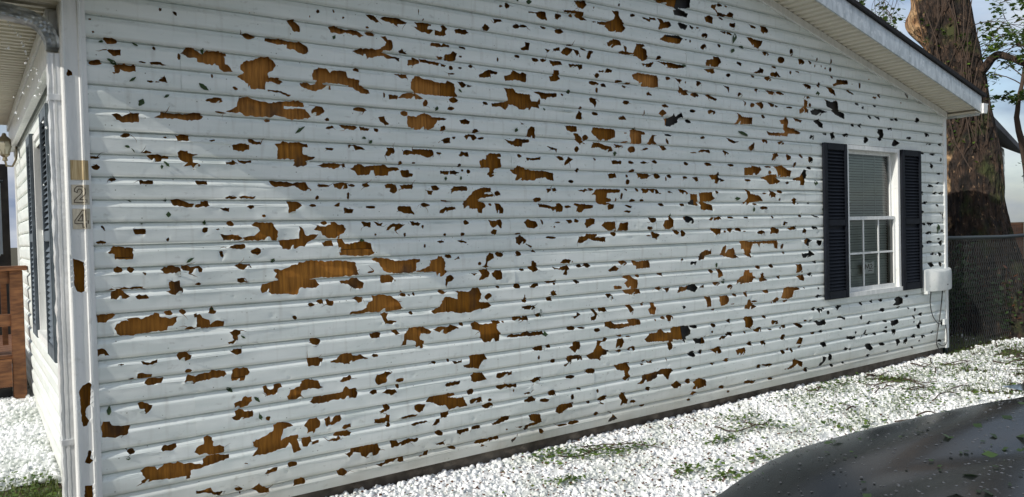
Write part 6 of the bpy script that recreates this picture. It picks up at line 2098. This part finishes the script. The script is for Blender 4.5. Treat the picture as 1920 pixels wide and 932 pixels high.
# ------------------------------------------------------------------ chain link fence running on from the house corner
fence = thing('chain_link_fence', 'chain link fence with a dull steel top rail past the house corner', 'fence', (8.0, .06, -.17))
mb = MB(); mb.tube([(7.93, .06, 1.05), (8.6, .06, 1.04), (9.4, .06, 1.028), (10.4, .06, 1.035), (16, .06, 1.04)], .021, 10); mb.build('top_rail', railm, fence, smooth=60, at=(8, .06, 1.04))
for x in (8.02, 10.9, 13.6):
    mb = MB(); mb.tube([(x, .085, -.3), (x, .085, 1.06)], .026, 10); mb.lathe([(.03, 0), (.03, .03), (.015, .05), (0, .055)], 10, (x, .085, 1.055)); mb.build('fence_post', railm, fence, smooth=60, at=(x, .085, .5))
mb = MB(); d = .029; x = 7.98; k = 0
while x < 13.5:
    pts = []; z = -.15; s = 0
    while z < 1.03: pts.append((x + (d if (s+k) % 2 else 0), .045+(.003 if s % 2 else -.003), z)); z += .042; s += 1
    mb.tube(pts, .0016, 3, cap=False); x += d; k += 1
mb.build('wire_mesh', steel, fence, at=(10, .05, .4))

# shrubs and dead leaves behind the fence
def shrub(name, label, c, r, h, n, mat, seed, dead=0):
    rr = random.Random(seed); b = thing(name, label, 'shrub', (c[0], c[1], c[2]))
    st = MB(); lf = MB(); dl = MB()
    for _ in range(16):
        a = rr.uniform(0, 6.3); q = Vector((c[0]+r*rr.uniform(.3, 1)*math.cos(a), c[1]+r*.6*rr.uniform(.3, 1)*math.sin(a), c[2]+h*rr.uniform(.5, 1)))
        m_ = Vector(c).lerp(q, .5)+Vector((rr.uniform(-.06, .06), rr.uniform(-.06, .06), .08)); st.tube([c, m_, q], [.009, .007, .003], 5)
        for _ in range(n//16):
            t = rr.uniform(.3, 1); p = Vector(c).lerp(q, t)+Vector((rr.gauss(0, .08), rr.gauss(0, .06), rr.gauss(0, .08))); leaf_quad(dl if rr.random() < dead else lf, p, rr.uniform(.035, .075), rr, .9)
    st.build('stems', twigm, b, at=c)
    if lf.v: lf.build('foliage', mat, b, at=c)
    if dl.v: dl.build('dead_leaves', deadm, b, at=c)
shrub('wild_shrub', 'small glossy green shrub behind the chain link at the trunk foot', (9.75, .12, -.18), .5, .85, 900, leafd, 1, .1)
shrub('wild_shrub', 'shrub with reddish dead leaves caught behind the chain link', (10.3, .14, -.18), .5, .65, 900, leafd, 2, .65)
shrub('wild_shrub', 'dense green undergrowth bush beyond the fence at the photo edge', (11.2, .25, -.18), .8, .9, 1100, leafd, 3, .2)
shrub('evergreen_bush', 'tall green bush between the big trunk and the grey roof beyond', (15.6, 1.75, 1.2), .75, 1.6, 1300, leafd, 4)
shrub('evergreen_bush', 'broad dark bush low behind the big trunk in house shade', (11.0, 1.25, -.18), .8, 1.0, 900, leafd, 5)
shrub('evergreen_bush', 'dark leafy bush added to deepen the shade between the fence and the trunk foot', (9.1, .62, -.18), .75, 1.15, 2600, leafd, 6)  # bush added so the shaded trunk foot reads nearly black

# neighbour's house beyond the tree
nb = thing('neighbour_house', 'neighbouring pale sided house with a dark grey roof partly behind the tree', 'house', (18, 4, -.2))
dv = Vector((4, 1.23, 0)).normalized(); nv = Vector((-dv.y, dv.x, 0)); o0 = Vector((13.6, 1.98, 0))
def NBP(u, v, z): q = o0+dv*u+nv*v; return (q.x, q.y, z)
greyroof = material('grey_roof', (.10, .10, .105), .85); bump(greyroof, size=40, strength=.5, dist=.01)
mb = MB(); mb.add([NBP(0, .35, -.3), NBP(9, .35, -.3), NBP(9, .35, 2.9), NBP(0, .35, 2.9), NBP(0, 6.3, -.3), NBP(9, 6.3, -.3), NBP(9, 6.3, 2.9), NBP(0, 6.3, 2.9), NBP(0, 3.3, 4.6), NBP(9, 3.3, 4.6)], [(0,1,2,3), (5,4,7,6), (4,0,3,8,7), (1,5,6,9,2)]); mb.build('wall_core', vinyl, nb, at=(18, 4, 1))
for k in range(14):
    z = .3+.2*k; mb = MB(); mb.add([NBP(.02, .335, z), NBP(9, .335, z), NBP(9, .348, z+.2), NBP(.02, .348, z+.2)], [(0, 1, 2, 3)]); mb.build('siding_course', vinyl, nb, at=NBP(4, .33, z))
mb = MB()
for s in (0, 1):
    v0, v1 = ((-.12, 3.3), (6.8, 3.3))[s]
    mb.add([NBP(-.25, v0, 2.9), NBP(9.3, v0, 2.9), NBP(9.3, v1, 4.7), NBP(-.25, v1, 4.7), NBP(-.25, v0, 3.02), NBP(9.3, v0, 3.02), NBP(9.3, v1, 4.82), NBP(-.25, v1, 4.82)], [(0,3,2,1),(4,5,6,7),(0,1,5,4),(1,2,6,5),(2,3,7,6),(3,0,4,7)])
mb.build('roof', greyroof, nb, at=(18, 4, 4))
mb = MB(); q0, q1 = NBP(2.2, .30, .9), NBP(3.6, .30, .9)
mb.add([NBP(2.1, .28, 1.25), NBP(3.3, .28, 1.25), NBP(3.3, .28, 2.25), NBP(2.1, .28, 2.25), NBP(2.1, .33, 1.25), NBP(3.3, .33, 1.25), NBP(3.3, .33, 2.25), NBP(2.1, .33, 2.25)], [(0,1,2,3), (0,4,5,1), (3,2,6,7), (1,5,6,2), (4,0,3,7)]); w_ = mb.build('window', trimw, nb, at=NBP(2.7, .3, 1.7))
mb = MB(); mb.add([NBP(2.18, .275, 1.33), NBP(3.22, .275, 1.33), NBP(3.22, .275, 2.17), NBP(2.18, .275, 2.17)], [(0, 1, 2, 3)]); mb.build('pane', autoglass, w_, at=NBP(2.7, .28, 1.7))
wf = thing('wooden_fence', 'reddish brown wooden rail fence in front of the neighbouring house', 'fence', (13.6, 1.4, -.2))
for k in range(9):
    q = (13.4+.42*k, 1.55+.13*k); mb = MB(); mb.box((q[0], q[1], -.3), (q[0]+.09, q[1]+.09, 1.16)); mb.build('fence_post', woodb, wf, at=(*q, .5))
for z in (.98, .62, .28):
    mb = MB(); mb.add([(13.3, 1.50, z), (17.2, 2.72, z), (17.2, 2.75, z), (13.3, 1.53, z), (13.3, 1.50, z+.13), (17.2, 2.72, z+.13), (17.2, 2.75, z+.13), (13.3, 1.53, z+.13)], [(0,3,2,1),(4,5,6,7),(0,1,5,4),(1,2,6,5),(2,3,7,6),(3,0,4,7)]); mb.build('fence_rail', woodb, wf, at=(15, 2, z))

# ------------------------------------------------------------------ porch deck and what is beyond it on the left
dk = thing('porch_deck', 'brown stained wooden porch deck with post and handrail by the left wall', 'deck', (-.7, 3.6, 0))
for (x, y) in ((-.190, 3.0), (-1.55, 3.0), (-1.55, 4.6)):
    mb = MB(); mb.box((x, y, -.2), (x+.085, y+.085, 1.035), c=.004); mb.build('deck_post', woodb, dk, at=(x, y, .4))
mb = MB(); mb.box((-1.6, 2.97, 1.036), (-.075, 3.115, 1.070), c=.004); mb.build('handrail', woodb, dk, at=(-.8, 3, 1.05))
mb = MB(); mb.box((-1.465, 3.02, .62), (-.191, 3.06, .71)); mb.build('rail', woodb, dk, at=(-.8, 3, .66))
mb = MB(); mb.box((-1.465, 3.03, .94), (-.191, 3.065, 1.03)); mb.build('rail', woodb, dk, at=(-.8, 3, .98))
mb = MB(); mb.box((-.238, 3.30, .45), (-.200, 3.335, 1.03)); mb.build('baluster', woodb, dk, at=(-.25, 3.3, .8))
mb = MB(); mb.box((-1.5, 2.975, .17), (-.195, 3.015, .375)); mb.build('rim_board', woodb, dk, at=(-.8, 3, .28))
for k in range(11):
    y = 3.02+.145*k; mb = MB(); mb.box((-1.52, y, .376), (-.12, y+.139, .402), c=.003); mb.build('deck_board', woodb, dk, at=(-.8, y, .39))
for k in range(2):
    mb = MB(); mb.box((-1.5, 3.05+.02*k, -.1+.13*k), (-.195, 3.08+.02*k, .02+.13*k)); mb.build('skirt_board', dark_in if k else woodb, dk, at=(-.8, 3, 0))
rn = MB()
mb = MB(); mb.box((-.30, 4.9, -.2), (-.10, 5.0, 2.0)); o = mb.build('porch_screen', felt, None, at=(-.2, 4.95, .9)); tag(o, 'narrow dark screen panel standing beyond the porch deck', 'screen')
pc = thing('hanging_curtain', 'pale blue white curtain hanging beside the dark screen beyond the porch', 'curtain', (-.22, 4.6, 1.1))
mb = MB(); vs = []
for k in range(31):
    x = -.62+.45*k/30
    for z in (1.13, 1.45, 1.80): vs.append((x, 4.6+.03*math.sin(k*1.3)*(1.2 if z < 1.4 else .8), z+(0 if z > 1.2 else .02*math.sin(k*1.3+1))))
mb.add(vs, [(3*k+j, 3*k+3+j, 3*k+4+j, 3*k+1+j) for k in range(30) for j in (0, 1)]); mb.build('cloth', material('pale_cloth', (.62, .68, .72), .8), pc, smooth=60, at=(-.4, 4.6, 1.4))
mb = MB(); mb.tube([(-.7, 4.6, 1.815), (-.15, 4.6, 1.815)], .012, 8); mb.build('curtain_rod', railm, pc, at=(-.4, 4.6, 1.815))
pl = thing('globe_lamp', 'round amber globe lamp low behind the brass lantern on the left', 'lamp', (-.24, 4.1, 1.95))
mb = MB(); mb.lathe([(.0, .045), (.03, .04), (.055, .01), (.055, -.012), (.03, -.035), (.0, -.04)], 12, (-.235, 4.1, 1.98)); mb.build('globe', material('amber_glass', (.62, .42, .12), .25, coat=.6), pl, smooth=60, at=(-.235, 4.1, 1.98))
mb = MB(); mb.lathe([(.012, -.04), (.05, -.05), (.05, -.062), (.0, -.07)], 12, (-.235, 4.1, 1.98)); mb.tube([(-.235, 4.1, 1.92), (-.235, 4.1, 1.82)], .014, 8); mb.build('lamp_base', plastic, pl, smooth=40, at=(-.235, 4.1, 1.9))

# ------------------------------------------------------------------ dark car nosing in from the right, seen over its bonnet
CA = math.radians(16)
cd_, cn = Vector((math.cos(CA), -math.sin(CA), 0)), Vector((math.sin(CA), math.cos(CA), 0)); c0 = Vector((.25, -3.35, 0))
G = -.185
def CW(u, v, z): q = c0+cd_*u+cn*v; return Vector((q.x, q.y, z))
car = thing('parked_car', 'dark grey car parked nose in, its wet bonnet in the near right corner', 'car', tuple(CW(2.2, 0, G)))
def lerp_tab(tab, u):
    for a, b in zip(tab, tab[1:]):
        if u <= b[0]: t = max(0, (u-a[0])/(b[0]-a[0])); t = t*t*(3-2*t)*.35+t*.65; return a[1]+(b[1]-a[1])*t
    return tab[-1][1]
SH = [(0, .50), (.12, .59), (.25, .658), (.5, .715), (.8, .733), (1.3, .753), (1.8, .78), (3.0, .80), (4.2, .80), (4.55, .74), (4.7, .55)]   # shoulder height
HW = [(0, .66), (.12, .74), (.3, .80), (.6, .845), (1.0, .87), (2.2, .885), (3.8, .87), (4.4, .82), (4.7, .74)]                              # half width
def body_sec(u):
    s, w = lerp_tab(SH, u), lerp_tab(HW, u); k = .045*min(1, u/.5+.25)
    return [(0, s+k), (w*.2, s+k*.985), (w*.42, s+k*.90), (w*.55, s+k*.66), (w*.64, s+k*.84), (w*.72, s+k*.90), (w*.82, s+k*.70), (w*.90, s+k*.30), (w*.96, s-.035), (w*.99, s-.10), (w*1.01, s-.19), (w*1.01, s-.32), (w*.985, s-.44), (w*.95, G+.20), (w*.86, G+.17)]
us = [0, .03, .07, .12, .18, .25, .33, .42, .52, .64, .78, .94, 1.10, 1.28, 1.5, 1.8, 2.2, 2.7, 3.2, 3.7, 4.1, 4.35, 4.55, 4.66, 4.7]
def bow(v, u): return .17*(v/.84)**2*max(0, 1-u/1.1)
def loft(us, rows, side):
    vs = []
    for u in us:
        for (v, z) in rows(u): vs.append(CW(u+bow(v, u), side*v, z))
    return vs
nsec = len(body_sec(0))
mb = MB()
for s in (1, -1):
    vs = loft(us, body_sec, s); mb.add(vs, [(i*nsec+j, (i+1)*nsec+j, (i+1)*nsec+j+1, i*nsec+j+1) for i in range(len(us)-1) for j in range(nsec-1) if not (j < 7 and .12 <= us[i] < 1.28)])
    mb.add([CW(0+bow(v, 0), s*v, z) for v, z in body_sec(0)], [tuple(range(nsec))]); mb.add([CW(4.7, s*v, z) for v, z in body_sec(4.7)], [tuple(range(nsec))])
mb.build('body', paint, car, smooth=50, at=CW(2.3, 0, .3))
uh = [.128] + [.128+.1*k for k in range(1, 12)] + [1.272]
def hood_sec(u):
    p = body_sec(u)[:8]; a, b = p[6], p[7]; p[7] = (a[0]+(b[0]-a[0])*.93, a[1]+(b[1]-a[1])*.93); res = []
    for (v, z), (v2, z2) in zip(p, p[1:]): res += [(v, z), ((v+v2)/2, (z+z2)/2+.0012)]
    return [(v, z+.004) for v, z in res+[p[-1]]] + [(p[-1][0]+.001, p[-1][1]-.012)]
nh = len(hood_sec(.5)); mb = MB()
for s in (1, -1):
    vs = []
    for u in uh: vs += [CW(u+bow(v, u), s*v, z) for v, z in hood_sec(u)]
    vs += [CW(uh[0]+bow(v, uh[0])-.004, s*v, z-.02) for v, z in hood_sec(uh[0])]
    m = len(uh); mb.add(vs, [(i*nh+j, (i+1)*nh+j, (i+1)*nh+j+1, i*nh+j+1) for i in range(m-1) for j in range(nh-1)] + [(m*nh+j, j, j+1, m*nh+j+1) for j in range(nh-1)])
mb.build('bonnet', paint, car, smooth=50, at=CW(.7, 0, .75))
# cabin
mb = MB(); gl = MB()
cab = [(1.30, .80, .70), (2.05, 1.24, .56), (2.7, 1.29, .57), (3.4, 1.24, .56), (4.05, .86, .66)]
for s in (1, -1):
    for (a, b) in zip(cab, cab[1:]):
        gl.add([CW(a[0], s*a[2], a[1]), CW(b[0], s*b[2], b[1]), CW(b[0], s*.80, .80), CW(a[0], s*.80, .80)], [(0, 1, 2, 3)])
gl.build('side_window', autoglass, car, at=CW(2.6, 0, 1))
for nm, (a, b) in (('windscreen', cab[0:2]), ('rear_window', cab[3:5])):
    g = MB(); g.add([CW(a[0], -a[2], a[1]), CW(a[0], 0, a[1]+.02), CW(a[0], a[2], a[1]), CW(b[0], b[2], b[1]), CW(b[0], 0, b[1]+.03), CW(b[0], -b[2], b[1])], [(0, 1, 4, 5), (1, 2, 3, 4)]); g.build(nm, autoglass, car, at=CW(a[0], 0, 1))
vs = []
for (u, z, v) in ((2.0, 1.225, .57), (2.1, 1.265, .585), (2.7, 1.31, .59), (3.35, 1.265, .58), (3.45, 1.225, .57)):
    vs += [CW(u, -v, z-.02), CW(u, -v*.8, z+.015), CW(u, 0, z+.03), CW(u, v*.8, z+.015), CW(u, v, z-.02)]
mb.add(vs, [(i*5+j, i*5+j+1, i*5+6+j, i*5+5+j) for i in range(4) for j in range(4)])
for s in (1, -1):
    for (a, b) in ((cab[0], cab[1]), (cab[3], cab[4])): mb.tube([CW(a[0], s*a[2], a[1]), CW(b[0], s*b[2], b[1])], .035, 6)
    mb.tube([CW(2.75, s*.80, .80), CW(2.72, s*.57, 1.29)], .03, 6)
mb.build('roof', paint, car, smooth=50, at=CW(2.7, 0, 1.3))
for (u, s) in ((.90, 1), (.90, -1), (3.65, 1), (3.65, -1)):
    w = bpy.data.objects.new('wheel', None); col.objects.link(w); w.parent = car; c = CW(u, s*.80, G+.32); w.location = c - car.location
    w.rotation_euler = (math.pi/2, 0, -CA); w.empty_display_size = .1
    t = MB(); t.lathe([(.20, -.10), (.30, -.10), (.325, -.07), (.325, .07), (.30, .10), (.20, .10), (.20, -.10)], 28); to = t.build('tyre', tyrem, None, smooth=40); to.parent = w
    r = MB(); r.lathe([(.0, .05), (.05, .06), (.19, .075), (.2, .09), (.2, -.09), (.0, -.05)], 20); ro = r.build('rim', rimm, None, smooth=40); ro.parent = w
    if s > 0: w.rotation_euler = (-math.pi/2, 0, -CA)
for s in (1, -1):
    g = MB(); p = [(.055, .34, .52), (.065, .60, .53), (.14, .72, .56), (.13, .72, .50), (.05, .60, .445), (.04, .36, .45)]
    g.add([CW(u+bow(v, u)-.012, s*v, z) for u, v, z in p] + [CW(u+bow(v, u)+.05, s*v, z) for u, v, z in p], [(0,1,2,3,4,5)] + [(i, i+6, (i+1) % 6+6, (i+1) % 6) for i in range(6)]); g.build('headlight', lampm, car, at=CW(.1, s*.55, .5))
g = MB()
for k in range(5): g.add([CW(-.012, -.30, .30+.035*k), CW(-.012, .30, .30+.035*k), CW(-.008, .30, .322+.035*k), CW(-.008, -.30, .322+.035*k)], [(0, 1, 2, 3)])
g.build('grille', blackp, car, at=CW(0, 0, .38))
g = MB(); g.tube([CW(-.015+bow(v, 0), v, .12) for v in (-.6, -.3, 0, .3, .6)], .05, 8); g.build('bumper', blackp, car, smooth=50, at=CW(0, 0, .12))
for s in (1, -1):
    g = MB(); q = CW(1.98, s*.96, .92); g.lathe([(0, -.06), (.06, -.05), (.09, 0), (.06, .05), (0, .06)], 10, tuple(q)); g.tube([CW(1.98, s*.84, .86), q], .02, 6); g.build('door_mirror', paint, car, smooth=50, at=q)
    g = MB(); g.tube([CW(2.55, s*.90, .70), CW(2.72, s*.90, .70)], .012, 6); g.build('door_handle', paint, car, at=CW(2.6, s*.9, .7))
# leaf scraps and hail melt on the bonnet
mb = MB(); rr = random.Random(17); dr = MB()
def hood_pt(u, v):
    p = hood_sec(u); v_ = abs(v)
    for (a, za), (b, zb_) in zip(p, p[1:]):
        if a <= v_ <= b: return CW(u+bow(v_, u), v, za+(zb_-za)*(v_-a)/max(1e-6, b-a))
    return None
for _ in range(420):
    u, v = rr.uniform(.15, 1.26), rr.uniform(-.2, .80); q = hood_pt(u, v)
    if q is None: continue
    if rr.random() < .55: leaf_quad(mb, q+Vector((0, 0, .0025)), rr.choice((.005, .007, .010, .014, .030)), rr, .03)
o = mb.build('leaf_scraps', leafd, None); tag(o, 'shredded leaf scraps stuck to the wet dark bonnet', 'leaf scraps', kind='stuff')
mb = MB()
for _ in range(1500):
    u, v = rr.uniform(.15, 1.26), rr.uniform(-.1, .80); q = hood_pt(u, v)
    if q is None: continue
    s = rr.uniform(.0012, .0034); mb.add([q+Vector((s*math.cos(k*1.047), s*math.sin(k*1.047), .0004)) for k in range(6)] + [q+Vector((0, 0, s*.55))], [(k, (k+1) % 6, 6) for k in range(6)])
o = mb.build('water_beads', material('water_bead', (.05, .05, .05), .05, coat=1.0), None, smooth=80); tag(o, 'beads of melt water covering the dark bonnet', 'water beads', kind='stuff')
